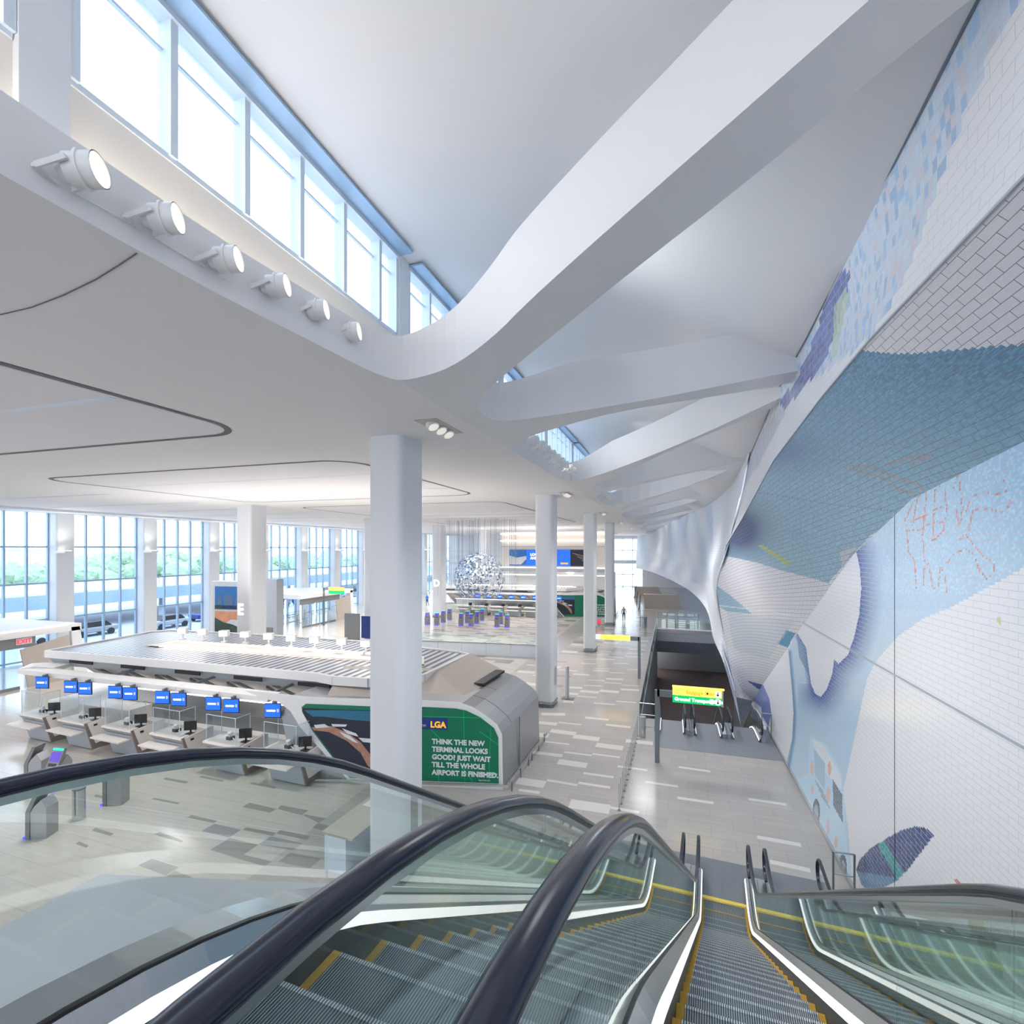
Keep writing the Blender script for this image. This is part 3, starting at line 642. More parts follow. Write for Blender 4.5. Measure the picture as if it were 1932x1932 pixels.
def surf(rows_fn, nu, nv, name, m, colfn, uvfn, seed=1):
    """rows_fn(s, t) -> point ; colfn(px, py, P, rng) -> rgb per face"""
    vs = np.array([[rows_fn(i/nu, j/nv) for i in range(nu+1)] for j in range(nv+1)])
    fc = (vs[:-1, :-1]+vs[1:, :-1]+vs[:-1, 1:]+vs[1:, 1:])/4
    px, py = topix(fc); rng = np.random.RandomState(seed)
    C = np.clip(colfn(px, py, fc, rng), 0, 1).reshape(-1, 3)
    idx = np.arange((nu+1)*(nv+1)).reshape(nv+1, nu+1)
    f = np.stack([idx[:-1, :-1], idx[:-1, 1:], idx[1:, 1:], idx[1:, :-1]], -1).reshape(-1, 4)
    me = bpy.data.meshes.new(name); me.from_pydata(vs.reshape(-1, 3).tolist(), [], f.tolist())
    ca_ = me.color_attributes.new('tint', 'FLOAT_COLOR', 'CORNER')
    cc = np.ones((len(f), 4, 4)); cc[:, :, :3] = C[:, None, :]; ca_.data.foreach_set('color', cc.reshape(-1).astype(np.float32))
    uvl = me.uv_layers.new(name='UVMap'); UV = uvfn(vs).reshape(-1, 2)[f.reshape(-1)]; uvl.data.foreach_set('uv', UV.reshape(-1).astype(np.float32))
    me.polygons.foreach_set('use_smooth', [True]*len(f)); me.update()
    return link(name, me, m)
def interp(tab, y):
    ks = [t[0] for t in tab]; out = [np.interp(y, ks, [t[i] for t in tab]) for i in range(1, len(tab[0]))]
    return out
WHT = np.array([0.88, 0.90, 0.94]); LBL = np.array([0.42, 0.62, 0.80]); MBL = np.array([0.16, 0.36, 0.62]); DBL = np.array([0.035, 0.07, 0.24]); 
def mixc(C, mask, col, rng, amt=1.0, jit=0.0):
    n = mask.sum()
    if n == 0: return
    j = 1+jit*(rng.rand(n, 1)*2-1); a = amt if np.isscalar(amt) else amt[mask][:, None]
    C[mask] = C[mask]*(1-a)+np.asarray(col)*j*a
Ftab = [(-9, 11.3), (0, 11.2), (5, 10.7), (8.29, 10.0), (11.5, 9.55), (13.7, 8.9), (14.75, 8.45), (17.6, 7.05), (21, 5.35), (24.5, 3.5), (27.8, 1.84), (31.2, 0.0)]
def wallpt(s, t):
    y = -9+40.2*s; h = float(interp(Ftab, y)[0]); return (4.4, y, h*t)
def col_wall(px, py, P, rng):
    C = np.ones(px.shape+(3,))*WHT; C *= (1+0.015*(rng.rand(*px.shape)-0.5))[..., None]
    Z = pip(px, py, [(1640,900),(3000,300),(3000,640),(1932,1070),(1870,1105),(1800,1143),(1740,1168),(1695,1200),(1655,1245),(1630,1290),(1605,1340),(1580,1385),(1566,1420),(1572,1440),(1588,1475),(1600,1560),(1606,1650),(1612,1700),(1590,1700),(1470,1420),(1485,1230),(1560,1080)])
    Z |= pip(px, py, [(1485,1225),(1497,1300),(1499,1345),(1497,1395),(1486,1450),(1560,1620),(1600,1450),(1640,1260),(1560,1180)])
    mixc(C, Z, LBL*1.12, rng, 0.85, 0.06)
    up = Z & (py < 1120) & (px > 1650); g = np.clip((px-1700)/350, 0, 1)*0.55*np.clip((1080-py)/160, 0, 1)
    mixc(C, up, MBL*1.3, rng, g)
    ch = up & (rng.rand(*px.shape) < 0.28); mixc(C, ch, LBL*1.5, rng, 0.4, 0.1)
    lt = Z & (py > 1150) & (py < 1320); mixc(C, lt, WHT, rng, 0.15)
    blobpts = [(1615,1038),(1622,1070),(1625,1110),(1621,1160),(1612,1200),(1600,1235),(1582,1253),(1574,1244),(1570,1272),(1560,1300),(1549,1315),(1538,1309),(1530,1290),(1526,1262),(1521,1222),(1505,1196),(1495,1185)]
    blob = pip(px, py, blobpts+[(1480,1150),(1560,1020)])
    dark = dseg(px, py, blobpts[:11]+[(1538,1309)]); g = np.clip(1-dark/46.0, 0, 1)**1.3
    zone = Z & ~blob & (px > blobpts[0][0]-110); zone &= (px > 1530) | (py > 1290)
    mixc(C, zone, DBL*1.6, rng, g*0.95, 0.25)
    g2 = np.clip(1-dseg(px, py, blobpts[11:16])/10.0, 0, 1); mixc(C, Z & ~blob, DBL*2, rng, g2)
    d3 = dseg(px, py, [(1490,1230),(1496,1300),(1499,1345),(1497,1395),(1487,1450)]); mixc(C, Z & (d3 < 6), MBL*0.8, rng, np.clip(1-d3/6, 0, 1))
    tri = pip(px, py, [(1503,1200),(1523,1222),(1526,1275),(1508,1240)]); mixc(C, tri, MBL*0.7, rng, 0.75, 0.2)
    mixc(C, blob, WHT, rng, 1.0)
    wl = pip(px, py, [(1400,1380),(1420,1330),(1487,1225),(1494,1300),(1497,1345),(1494,1395),(1484,1436)]); mixc(C, wl, WHT*0.99, rng)
    # small blue curl near the far railing
    cur = pip(px, py, [(1417,1318),(1440,1292),(1452,1320),(1455,1345),(1450,1372),(1438,1350),(1436,1335)]); mixc(C, cur, DBL*2.2, rng, 0.9, 0.3)
    # generic delivery van
    van = pip(px, py, [(1528,1388),(1560,1405),(1588,1455),(1592,1490),(1594,1560),(1604,1640),(1606,1680),(1592,1684),(1545,1560),(1505,1470),(1525,1460)])
    mixc(C, van, LBL*1.35, rng, 0.75, 0.05)
    mixc(C, pip(px, py, [(1532,1392),(1556,1408),(1586,1462),(1588,1490),(1560,1460),(1545,1440)]), WHT, rng, 0.8)
    mixc(C, pip(px, py, [(1536,1412),(1556,1440),(1556,1490),(1537,1462)]), LBL, rng, 1)
    mixc(C, pip(px, py, [(1571,1470),(1589,1500),(1590,1552),(1572,1520)]), (0.08, 0.10, 0.16), rng, 0.85, 0.4)
    for a in ((1538,1472),(1541,1480),(1545,1490),(1549,1500)): mixc(C, dseg(px, py, [a, (a[0]+16, a[1]+24)]) < 1.3, (0.3, 0.35, 0.45), rng, 0.7)
    for cx, cy, rx, ry in ((1540,1532,7,25),(1590,1640,8,28)):
        e = ((px-cx)/rx)**2+((py-cy)/ry)**2; mixc(C, e < 1, (0.07, 0.09, 0.14), rng); mixc(C, e < 0.35, (0.35, 0.42, 0.5), rng)
    for cx, cy, rx, ry, c in ((1532,1450,2.5,14,(0.85,0.5,0.2)),(1565,1450,3,14,(0.8,0.4,0.2)),(1563,1500,4,14,(0.85,0.5,0.35)),(1577,1590,3,12,(0.85,0.45,0.25)),(1533,1490,3,8,(0.8,0.5,0.5)),(1562,1560,3,14,(0.8,0.5,0.55))):
        mixc(C, ((px-cx)/rx)**2+((py-cy)/ry)**2 < 1, c, rng, 0.8, 0.2)
    # dark lens shape
    lens = pip(px, py, [(1615,1640),(1622,1622),(1640,1603),(1670,1583),(1700,1567),(1728,1559),(1750,1564),(1763,1575),(1750,1592),(1730,1618),(1712,1642),(1692,1662),(1662,1678),(1638,1682),(1625,1668)])
    mixc(C, lens, (0.05, 0.09, 0.26), rng, 1, 0.45)
    low = lens & ((py-1640)+(px-1615)*-0.15 > 4); mixc(C, low, (0.16, 0.38, 0.62), rng, 0.7, 0.3)
    band = lens & (dseg(px, py, [(1664,1594),(1700,1655)]) < 8); mixc(C, band, (0.05, 0.42, 0.42), rng, 0.8, 0.4)
    # speckled leaf low on the wall
    lf = pip(px, py, [(1800,1655),(1815,1668),(1830,1700),(1850,1735),(1875,1770),(1890,1815),(1892,1850),(1875,1840),(1850,1790),(1828,1745),(1812,1705)])
    mixc(C, lf, (0.62, 0.60, 0.38), rng, 0.9, 0.3); mixc(C, lf & (py < 1680), (0.62, 0.16, 0.2), rng, 0.7, 0.2); mixc(C, lf & (py > 1760), (0.32, 0.38, 0.24), rng, 0.6, 0.3)
    mixc(C, ((px-1885)/4)**2+((py-1170)/8)**2 < 1, (0.6, 0.7, 0.25), rng, 0.8)
    # loose red line scribbles
    LR = [[(1706,985),(1722,950),(1745,925),(1765,912),(1782,922),(1786,960),(1780,1000),(1762,1020),(1745,1010)],[(1716,985),(1740,975),(1768,960),(1784,955)],[(1712,1000),(1735,1000),(1760,985),(1784,985)],[(1800,920),(1806,890),(1812,925),(1816,960),(1810,998),(1804,960)],[(1822,965),(1832,938),(1862,928),(1880,935),(1895,925),(1908,940),(1900,962),(1888,968),(1870,960),(1835,962),(1828,1000)],[(1810,1020),(1820,1008),(1840,1030),(1856,1050),(1875,1060),(1876,1080),(1862,1092),(1848,1078),(1838,1045),(1820,1035),(1800,1045),(1782,1068)],[(1710,990),(1714,1040),(1726,1060),(1728,1110),(1742,1110),(1744,1070),(1752,1062),(1760,1110),(1770,1112),(1774,1070),(1782,1085),(1786,1118)],[(1740,1000),(1744,1060)],[(1730,945),(1722,990)],[(1748,930),(1742,1000)],[(1765,918),(1760,1012)],[(1893,905),(1896,912)]]
    for L in LR: mixc(C, (dseg(px, py, L) < 1.25) & (rng.rand(*px.shape) < 0.8), (0.70, 0.30, 0.20), rng, 0.75, 0.3)
    # joints
    return C
MW = mural_mat('mural_wall_tile', 0.42, 0.11, 0.0045, mc=(0.64, 0.68, 0.76))
struct(surf(wallpt, 900, 260, 'wall_right', MW, col_wall, lambda v: np.stack([v[..., 1], v[..., 2]], -1)))
q = MB(); q.box(4.39, 4.398, 12.27, 12.28, 0, 9.3); trim(q, M['steeld'])
q = MB(); q.box(4.385, 4.398, -9, 19.8, 5.98, 6.02); trim(q, M['slabg'])
bb = MB(); bb.box(4.33, 4.40, -2, 26.5, 0, 0.14); struct(bb.build('baseboard_right', M['steel']))
Ltab = [(0, 3.0, -9, 11.9), (1, 3.0, 5.65, 11.9), (2, 3.0, 9.3, 11.9), (3, 3.0, 12, 11.75), (4, 3.0, 17, 11.3)]
for i, (x, y, Y) in enumerate([(1400,980,24), (1370,1030,29), (1352,1110,32.5), (1367,1205,31.5), (1389,1315,30.5)]):
    p = aty(x, y, Y); Ltab.append((5+i, p.x, p.y, p.z))
F2 = [(0, 4.4, -9, 11.3), (1, 4.4, 5.0, 10.7), (2, 4.4, 8.29, 10.0), (3, 4.4, 11.5, 9.55), (4, 4.4, 14.75, 8.45), (5, 4.4, 17.6, 7.05), (6, 4.4, 21, 5.35), (7, 4.4, 24.5, 3.5), (8, 4.4, 27.8, 1.84), (9, 4.4, 31.2, 0.0)]
def soff(s, t):
    a = interp(Ltab, 9*s); b = interp(F2, 9*s); return tuple(a[i]+(b[i]-a[i])*t for i in range(3))
def col_soff(px, py, P, rng):
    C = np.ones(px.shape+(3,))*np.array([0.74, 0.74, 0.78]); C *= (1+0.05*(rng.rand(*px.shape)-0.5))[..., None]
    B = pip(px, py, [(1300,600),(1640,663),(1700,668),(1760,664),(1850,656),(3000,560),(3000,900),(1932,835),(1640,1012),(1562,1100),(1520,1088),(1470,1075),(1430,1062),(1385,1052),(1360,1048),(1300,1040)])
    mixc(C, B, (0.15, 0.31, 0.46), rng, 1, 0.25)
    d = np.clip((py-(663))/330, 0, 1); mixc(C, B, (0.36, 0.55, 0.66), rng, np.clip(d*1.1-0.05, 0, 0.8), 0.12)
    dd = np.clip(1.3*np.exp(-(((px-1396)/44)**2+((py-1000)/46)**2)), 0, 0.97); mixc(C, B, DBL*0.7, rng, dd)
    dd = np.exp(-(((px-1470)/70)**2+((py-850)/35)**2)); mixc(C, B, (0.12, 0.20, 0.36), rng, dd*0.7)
    LR = [[(1600,878),(1640,880),(1700,905),(1730,915),(1745,930)],[(1605,885),(1660,900),(1700,925),(1725,930)],[(1670,878),(1720,862),(1758,860),(1722,875)]]
    for L in LR: mixc(C, dseg(px, py, L) < 2.2, (0.5, 0.33, 0.28), rng, 0.6, 0.2)
    mixc(C, pip(px, py, [(1430,1030),(1438,1028),(1494,1062),(1486,1068)]), (0.45, 0.55, 0.22), rng, 1, 0.1)
    mixc(C, pip(px, py, [(1585,1042),(1600,1034),(1618,1030),(1590,1068)]), (0.62, 0.6, 0.62), rng, 0.8)
    tri = pip(px, py, [(1345,1100),(1362,1112),(1380,1125),(1400,1142),(1418,1158),(1372,1154),(1350,1140)]); mixc(C, tri, (0.25, 0.45, 0.6), rng, 0.9, 0.15)
    sq = pip(px, py, [(1483,1188),(1500,1195),(1486,1222),(1467,1214)]); mixc(C, sq, (0.10, 0.32, 0.5), rng, 1, 0.2)
    mixc(C, pip(px, py, [(1409,1284),(1440,1292),(1443,1302),(1430,1300)]), DBL*1.3, rng, 1, 0.2)
    mixc(C, pip(px, py, [(1372,1155),(1500,1170),(1450,1245),(1385,1225)]), (0.50, 0.60, 0.70), rng, 0.45, 0.04)
    mixc(C, dseg(px, py, [(1405,925),(1560,950),(1690,965)]) < 0.8, (0.2, 0.3, 0.4), rng, 0.7)
    mixc(C, dseg(px, py, [(1350,1142),(1450,1153),(1522,1168)]) < 1.0, (0.8, 0.84, 0.9), rng, 0.8)
    return C
def uv_soff(v):
    return np.stack([v[..., 1], (v[..., 0]-3)*1.0+(12-v[..., 2])*0.8], -1)
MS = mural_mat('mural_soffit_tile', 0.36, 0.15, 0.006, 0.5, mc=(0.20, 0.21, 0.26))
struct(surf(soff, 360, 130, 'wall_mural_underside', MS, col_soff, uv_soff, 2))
Utab = [(-9, 3.0, 14.45), (2, 3.0, 14.4), (6.4, 3.0, 14.27), (10.3, 3.0, 13.8), (13.3, 3.0, 13.42), (17, 3.1, 13.4), (24, 3.6, 13.45), (29, 3.9, 13.3)]
def fasc(s, t):
    a = interp(Ltab, 6*s); u = interp(Utab, a[1]); U = (u[0], a[1], u[1]+0.5)
    return tuple(U[i]+(a[i]-U[i])*t+(0.12*math.sin(math.pi*t) if i == 0 else 0) for i in range(3))
def col_fasc(px, py, P, rng):
    C = np.ones(px.shape+(3,))*WHT
    k = rng.rand(*px.shape)
    top = pip(px, py, [(1500,560),(1560,480),(1860,-400),(2600,-900),(2600,-600),(1932,-10),(1870,95),(1790,290),(1735,450),(1690,560),(1640,640),(1560,700),(1490,740),(1440,800),(1380,900)])
    mixc(C, top, (0.62, 0.74, 0.90), rng, 0.8, 0.05); mixc(C, top & (k < 0.25), (0.38, 0.60, 0.88), rng, 0.75, 0.15); mixc(C, top & (k > 0.9), (0.74, 0.70, 0.80), rng, 0.8)
    dp = pip(px, py, [(1560,545),(1590,505),(1605,520),(1592,570),(1580,620),(1560,670),(1530,715),(1500,750),(1480,775),(1470,760),(1500,720),(1520,680),(1535,640),(1548,600)])
    mixc(C, dp, (0.16, 0.20, 0.48), rng, 0.92, 0.3)
    gr = pip(px, py, [(1575,570),(1592,540),(1602,560),(1592,600),(1585,640),(1575,682),(1570,660)]); mixc(C, gr, (0.55, 0.68, 0.50), rng, 0.7, 0.2)
    lav = pip(px, py, [(1440,810),(1500,740),(1470,800),(1440,860),(1400,930),(1375,1000),(1372,960),(1400,880)]); mixc(C, lav, (0.38, 0.46, 0.72), rng, 0.45, 0.25)
    return C
MF = mural_mat('mural_fascia_tile', 0.40, 0.17, 0.004, mc=(0.62, 0.63, 0.72))
struct(surf(fasc, 200, 16, 'wall_mural_fascia', MF, col_fasc, lambda v: np.stack([v[..., 1], v[..., 2]], -1), 3))
q = MB(); P = [fasc(i/60, 0.16) for i in range(61)]
for a, b in zip(P[:-1], P[1:]): q.bar(Vector(a)-Vector((0.02, 0, 0)), Vector(b)-Vector((0.02, 0, 0)), 0.03, 0.035)
trim(q, M['steeld'])
q = MB(); P = [fasc(i/90, 1.0) for i in range(91)]
for a, b in zip(P[:-1], P[1:]): q.bar(Vector(a)-Vector((0.01, 0, 0.0)), Vector(b)-Vector((0.01, 0, 0.0)), 0.03, 0.03)
trim(q, M['slabg'])
ST = [[None,(1370,1030,29),(1352,1110,32.5),(1367,1205,31.5),(1389,1315,30.5),(1398,1370,27)],
      [(1385,915,36),(1362,1030,36),(1346,1085,37),(1352,1140,36),(1362,1210,33),(1367,1256,30)],
      [(1352,948,44),(1347,1020,44),(1339,1060,44),(1338,1100,43),(1340,1150,40),(1346,1204,35)],
      [(1320,970,55),(1318,1010,55),(1316,1040,55),(1318,1070,55),(1322,1100,51),(1328,1142,43)],
      [(1280,988,75),(1280,1013,75),(1280,1035,75),(1280,1055,75),(1282,1075,70),(1286,1105,60)],
      [(1235,1003,98),(1235,1020,98),(1233,1035,98),(1232,1050,98),(1232,1065,95),(1232,1080,86)],
      [(1203,1008,115),(1202,1020,115),(1201,1035,115),(1200,1048,115),(1200,1060,113),(1200,1072,108)]]
SW = []
for i, r in enumerate(ST):
    row = []
    for q_ in r:
        if q_ is None: row.append(np.array(fasc(1.0, 0.0)))
        else: row.append(np.array(aty(*q_)))
    SW.append(row)
SW = np.array(SW); SW[1:, 0, 2] += 0.7; SW[0, 0] = np.array(fasc(0.93, 0.0)); SW[0, 1] = np.array(fasc(0.96, 0.97))
def cat(P, t):
    n = len(P)-1; k = min(int(t), n-1); f = t-k; p0 = P[max(k-1, 0)]; p1 = P[k]; p2 = P[k+1]; p3 = P[min(k+2, n)]
    return 0.5*((2*p1)+(-p0+p2)*f+(2*p0-5*p1+4*p2-p3)*f*f+(-p0+3*p1-3*p2+p3)*f**3)
def farf(s, t):
    rows = [cat(SW[i], t*5) for i in range(7)]; return tuple(cat(np.array(rows), s*6))
def col_far(px, py, P, rng):
    C = np.ones(px.shape+(3,))*np.array([0.76, 0.79, 0.85])
    g = (np.sin(px*0.11+py*0.03)+np.sin(px*0.23-py*0.05))*0.25+0.25
    mixc(C, (px < 1345) & (py < 1100), (0.45, 0.57, 0.75), rng, np.clip(g, 0, 0.8), 0.1)
    return C
struct(surf(farf, 150, 50, 'wall_mural_far', mural_mat('mural_far_tile', 0.4, 0.2, 0.01, 0.65, (0.6, 0.64, 0.72)), col_far, lambda v: np.stack([v[..., 1], v[..., 2]], -1), 4))
# steel closing triangle at the pit
q = MB(); A_ = aty(1389,1315,30.5); B_ = Vector((4.4, 31.2, 0.0)); C_ = aty(1398,1370,27); q.prism([A_, B_, C_], (0.02, 0.1, 0))
trim(q, M['steeld'])

# ================================================================== FAR END WALL
ew = MB()
ew.box(-46, -12.6, YEND, YEND+0.3, 0, 12); ew.box(-12.6, 4, YEND, YEND+0.3, 10.9, 16); ew.box(-6.0, 7, YEND, YEND+0.3, 0, 16)
struct(ew.build('wall_far', M['white']))
t = bpy.data.objects.new('window_%d' % wn, None); COL.objects.link(t); struct(t); wn += 1; t.location = (-12.6, YEND, 0)
MB().box(0, 6.6, 0, 0.02, 0, 10.9).build('pane', M['wglass'], t)
f = MB()
for i in range(4): f.box(i*2.2-0.08, i*2.2+0.08, -0.05, 0.15, 0, 10.9)
for h in (0.1, 2.8, 5.5, 8.2, 10.8): f.box(0, 6.6, -0.05, 0.15, h-0.08, h+0.08)
f.box(0, 6.6, -0.3, 0.15, 5.2, 6.0); f.build('frame', M['pier'], t)
# distant right side glazed zone behind the balustrade
wb = MB(); wb.box(1.0, 9.0, 62.4, 62.6, 0.0, 4.0); 
# ================================================================== LEFT FACADE
XF = -46.0; PIT = 6.72; YF0 = 26.3
for k in range(-1, 13):
    y0 = YF0+PIT*(k)+1.3; y1 = YF0+PIT*(k+1)
    t = bpy.data.objects.new('window_%d' % wn, None); COL.objects.link(t); struct(t); wn += 1; t.location = (XF, y0, 0)
    L = y1-y0; MB().box(-0.01, 0.01, 0, L, 0.05, 11.35).build('pane', M['wglass'], t)
    f = MB()
    for i in range(5): f.box(-0.06, 0.16, i*L/4-0.06-0.0, i*L/4+0.06, 0, 11.4)
    for h in (0.2, 3.15, 5.95, 8.73): f.box(-0.05, 0.10, 0, L, h-0.06, h+0.06)
    f.build('frame', M['frame'], t)
for k in range(-1, 14):
    y = YF0+PIT*k
    t = empty('column', (XF+0.5, y+0.65, 0), 0, 'white facade column carrying an uplight, %s from the left end of the window wall' % ORD[k+1], 'column', 'columns of the window wall')
    m_ = MB(); m_.add([(p[0], p[1], 0) for p in rrect(-0.55, 0.55, -0.62, 0.62, 0.12)]+[(p[0], p[1], 11.35) for p in rrect(-0.55, 0.55, -0.62, 0.62, 0.12)], [(i, (i+1) % 28, 28+(i+1) % 28, 28+i) for i in range(28)], 0, True)
    m_.build('shaft', M['colm'], t)
    t2 = empty('wall_lamp', (XF+1.1, y+0.3, 8.35), 0, 'flat uplight glowing on the %s facade column from the left' % ORD[k+1], 'wall lamp', 'uplights on the facade columns')
    MB().box(-0.1, 0.9, -0.3, 0.3, -0.1, 0.06).build('lamp_housing', M['lampw'], t2); MB().box(0.0, 0.8, -0.22, 0.22, 0.06, 0.09).build('lens', M['cove'], t2)
ft = MB(); ft.box(XF-0.3, XF+2.6, 18, YEND, 11.34, 11.49); struct(ft.build('trim_%d' % (tn[0]+1), M['white'])); tn[0] += 1
# ------------------------------------------------------------------ outside
og = MB(); og.box(-400, -46.4, -60, 420, -0.6, -0.4); tag(struct(og.build('ground_outside', M['ground'])))
t = empty('road_canopy', (-70, 60, 0), 0, 'long flat white road canopy outside the window wall', 'canopy')
MB().box(-8, 8, -50, 90, 3.7, 3.95).build('roof_slab', M['canopy'], t); MB().box(7.6, 8.05, -50, 90, 2.3, 3.75).build('fascia', M['canopyb'], t)
for k in range(-3, 8):
    q = MB(); q.bar((7, k*11.5, -0.4), (5.6, k*11.5+1.2, 3.7), 0.5, 0.9); q.build('strut', M['slabg'], t)
for k in range(7):
    y = 26+k*11.5; t2 = empty('lamp_post', (-64, y, 3.95), 0, 'small twin lamp standing on the outdoor canopy roof, %s from the left' % ORD[k], 'lamp', 'lamps on the canopy roof')
    q = MB(); q.cyl((0,0,0), (0,0,0.9), 0.05, n=8); q.bar((0,-0.5,0.9), (0,0.5,0.9), 0.25, 0.12); q.build('lamp_head', M['steeld'], t2)
rt = random.Random(3)
def leafball(r, seed):
    b = bmesh.new(); rr = random.Random(seed)
    for k in range(9):
        c = Vector((rr.uniform(-.6, .6), rr.uniform(-.6, .6), rr.uniform(-.35, .55)))*r; s = r*rr.uniform(.35, .6)
        bmesh.ops.create_icosphere(b, subdivisions=3, radius=s, matrix=Matrix.Translation(c))
    for v in b.verts: v.co += Vector((rr.gauss(0, 1), rr.gauss(0, 1), rr.gauss(0, 1)))*r*0.035
    me = bpy.data.meshes.new('crown'); b.to_mesh(me); b.free(); me.materials.append(M['leaf']); return me
crowns = [leafball(4.5, s) for s in (1, 2, 3)]
trunk = MB().cyl((0,0,-4.5), (0,0,0), 0.35, 0.2, 8).mesh('trunk'); trunk.materials.append(M['bark'])
posn = []
for i in range(40):
    posn.append((-100-15*(i % 3)-rt.uniform(0, 4), 12+i*4.6+rt.uniform(-1, 1), rt.uniform(0.9, 1.15)))
for i, (x, y, s) in enumerate(posn):
    t = empty('tree', (x, y, -0.4), 0, 'hazy green broadleaf tree in the wood beyond the outdoor canopy', 'tree', 'trees beyond the road')
    hh = rt.uniform(0.3, 3.2)
    a_ = link('crown', crowns[i % 3], None, t, (0, 0, hh+1.5)); a_.scale = (s, s, s*0.85); a_.rotation_euler = (0, 0, rt.uniform(0, 6)); b_ = link('trunk', trunk, None, t, (0, 0, hh))
for i, (x, y, wd, h) in enumerate([(-180, 30, 22, 7.5), (-200, 95, 30, 8.5), (-230, 160, 20, 17), (-240, 190, 14, 22), (-240, 225, 16, 14), (-190, 60, 14, 6)]):
    t = empty('distant_building', (x, y, -0.4), 0, ['low pale building left of the tree line', 'long low pale building behind the trees', 'pale mid-rise on the horizon', 'tallest pale tower on the horizon', 'block right of the tallest tower', 'small pale house among the trees'][i], 'building')
    MB().box(-6, 6, -wd/2, wd/2, 0, h).build('wall', M['bldg'], t); MB().box(-6.3, 6.3, -wd/2-0.3, wd/2+0.3, h, h+0.5).build('roof', M['canopy'], t)
for i in range(14):
    t = empty('car', (-56+rt.uniform(-1.5, 1.5), 24+i*6.3, -0.4), 0, 'parked car under the outdoor canopy, %s from the left' % ORD[i], 'car', 'cars under the canopy')
    c0 = rt.choice([M['navy'], M['white'], M['greyd'], M['slabg'], M['grey']])
    q = MB(); q.box(-0.9, 0.9, -2.2, 2.2, 0.35, 0.95); o = q.build('body', c0, t); bevel(o, 0.15)
    q = MB(); q.prism([(-0.8, -1.4, 0.95), (-0.8, -0.8, 1.45), (-0.8, 1.0, 1.45), (-0.8, 1.6, 0.95)], (1.6, 0, 0)); q.build('cabin', M['black'], t)
    for a, b in ((-0.9, -1.4), (0.9, -1.4), (-0.9, 1.4), (0.9, 1.4)): MB().cyl((a-0.1, b, 0.33), (a+0.1, b, 0.33), 0.33, n=12).build('wheel', M['black'], t)

# ================================================================== LOWER ESCALATOR BANK
eb, _ = make_escalator('far escalator going down to the lower level, left of three in that bank', R=5.6, top_y=-1.3, far=True)
eb.location = (0.03, 25.4, 0.0)
for o in [eb]+list(eb.children): pass
# the builder's top is at R above its foot: sink it
eb.location = (0.03, 25.4, -5.6)
eb2 = copy_tree(eb, None, 'far escalator going down to the lower level, middle of three in that bank', (1.62, 25.4, -5.6))
eb3 = copy_tree(eb, None, 'far escalator going down to the lower level, beside the tiled wall', (3.21, 25.4, -5.6))
for e in (eb, eb2, eb3): e['group'] = 'far escalators down to the lower level'
q = MB(); q.box(-0.75, 4.3, 22.7, 26.42, 0.001, 0.007); tag(q.build('landing_mat', M['landing']), 'dark grey ribbed plate on the floor in front of the far escalators', 'floor plate')
def guard(pts, label, h=1.1, cat='railing', glassy=True, step=1.8, name='glass_railing'):
    a = Vector(pts[0]); t = empty(name, a, 0, label, cat); P = [Vector(p)-a for p in pts]
    for p, q_ in zip(P[:-1], P[1:]):
        m_ = MB(); m_.cyl(p+Vector((0,0,h)), q_+Vector((0,0,h)), 0.025, n=8); m_.build('handrail', M['steel'], t)
        if glassy:
            m_ = MB(); d = (q_-p).normalized(); n_ = Vector((-d.y, d.x, 0))*0.008
            m_.add([p+n_+Vector((0,0,.08)), q_+n_+Vector((0,0,.08)), q_+n_+Vector((0,0,h-.08)), p+n_+Vector((0,0,h-.08)), p-n_+Vector((0,0,.08)), q_-n_+Vector((0,0,.08)), q_-n_+Vector((0,0,h-.08)), p-n_+Vector((0,0,h-.08))], [(0,1,2,3),(7,6,5,4),(0,4,5,1),(3,2,6,7),(0,3,7,4),(1,5,6,2)]); m_.build('glass_panel', M['bglass'], t)
            m_ = MB(); m_.bar(p+Vector((0,0,.05)), q_+Vector((0,0,.05)), 0.08, 0.1); m_.build('base_shoe', M['steel'], t)
        else:
            m_ = MB(); m_.cyl(p+Vector((0,0,h*0.5)), q_+Vector((0,0,h*0.5)), 0.018, n=8); m_.build('mid_rail', M['steel'], t)
        n_ = max(1, int((q_-p).length/step))
        for i in range(n_+1):
            c = p.lerp(q_, i/n_); m_ = MB(); m_.box(c.x-0.02, c.x+0.02, c.y-0.02, c.y+0.02, 0, h); m_.build('post', M['steeld'], t)
    return t
guard([(PITX0, 25.6, 0), (PITX0, 56.2, 0)], 'long glass railing along the left edge of the floor opening', step=4)
guard([(-1.45, 25.2, 0), (-0.72, 25.2, 0)], 'short steel railing left of the far escalators', glassy=False, step=0.7, name='steel_railing')
guard([(3.95, 25.3, 0), (4.33, 25.3, 0)], 'short steel railing between the far escalators and the mural wall', glassy=False, step=0.35, name='steel_railing')
guard([(PITX0, 56.3, 0), (4.3, 56.3, 0)], 'glass railing on the near edge of the bridge over the opening', step=1.9)
guard([(PITX0, 61.7, 0), (3.0, 61.7, 0)], 'glass railing on the far edge of the bridge', step=1.9)
guard([gp(1572, 1690)+Vector((0,0,0)), gp(1612, 1697)], 'short railing between the right escalator foot and the mural', glassy=False, step=0.6, name='steel_railing')
q = MB(); q.box(PITX0, 4.4, 56.0, 62.0, -1.25, -0.36, 0); q.prism([(PITX0, 56.0, -1.25), (PITX0, 57.4, -2.7), (PITX0, 62.0, -2.7), (PITX0, 62.0, -1.25)], (5.85, 0, 0), 1)
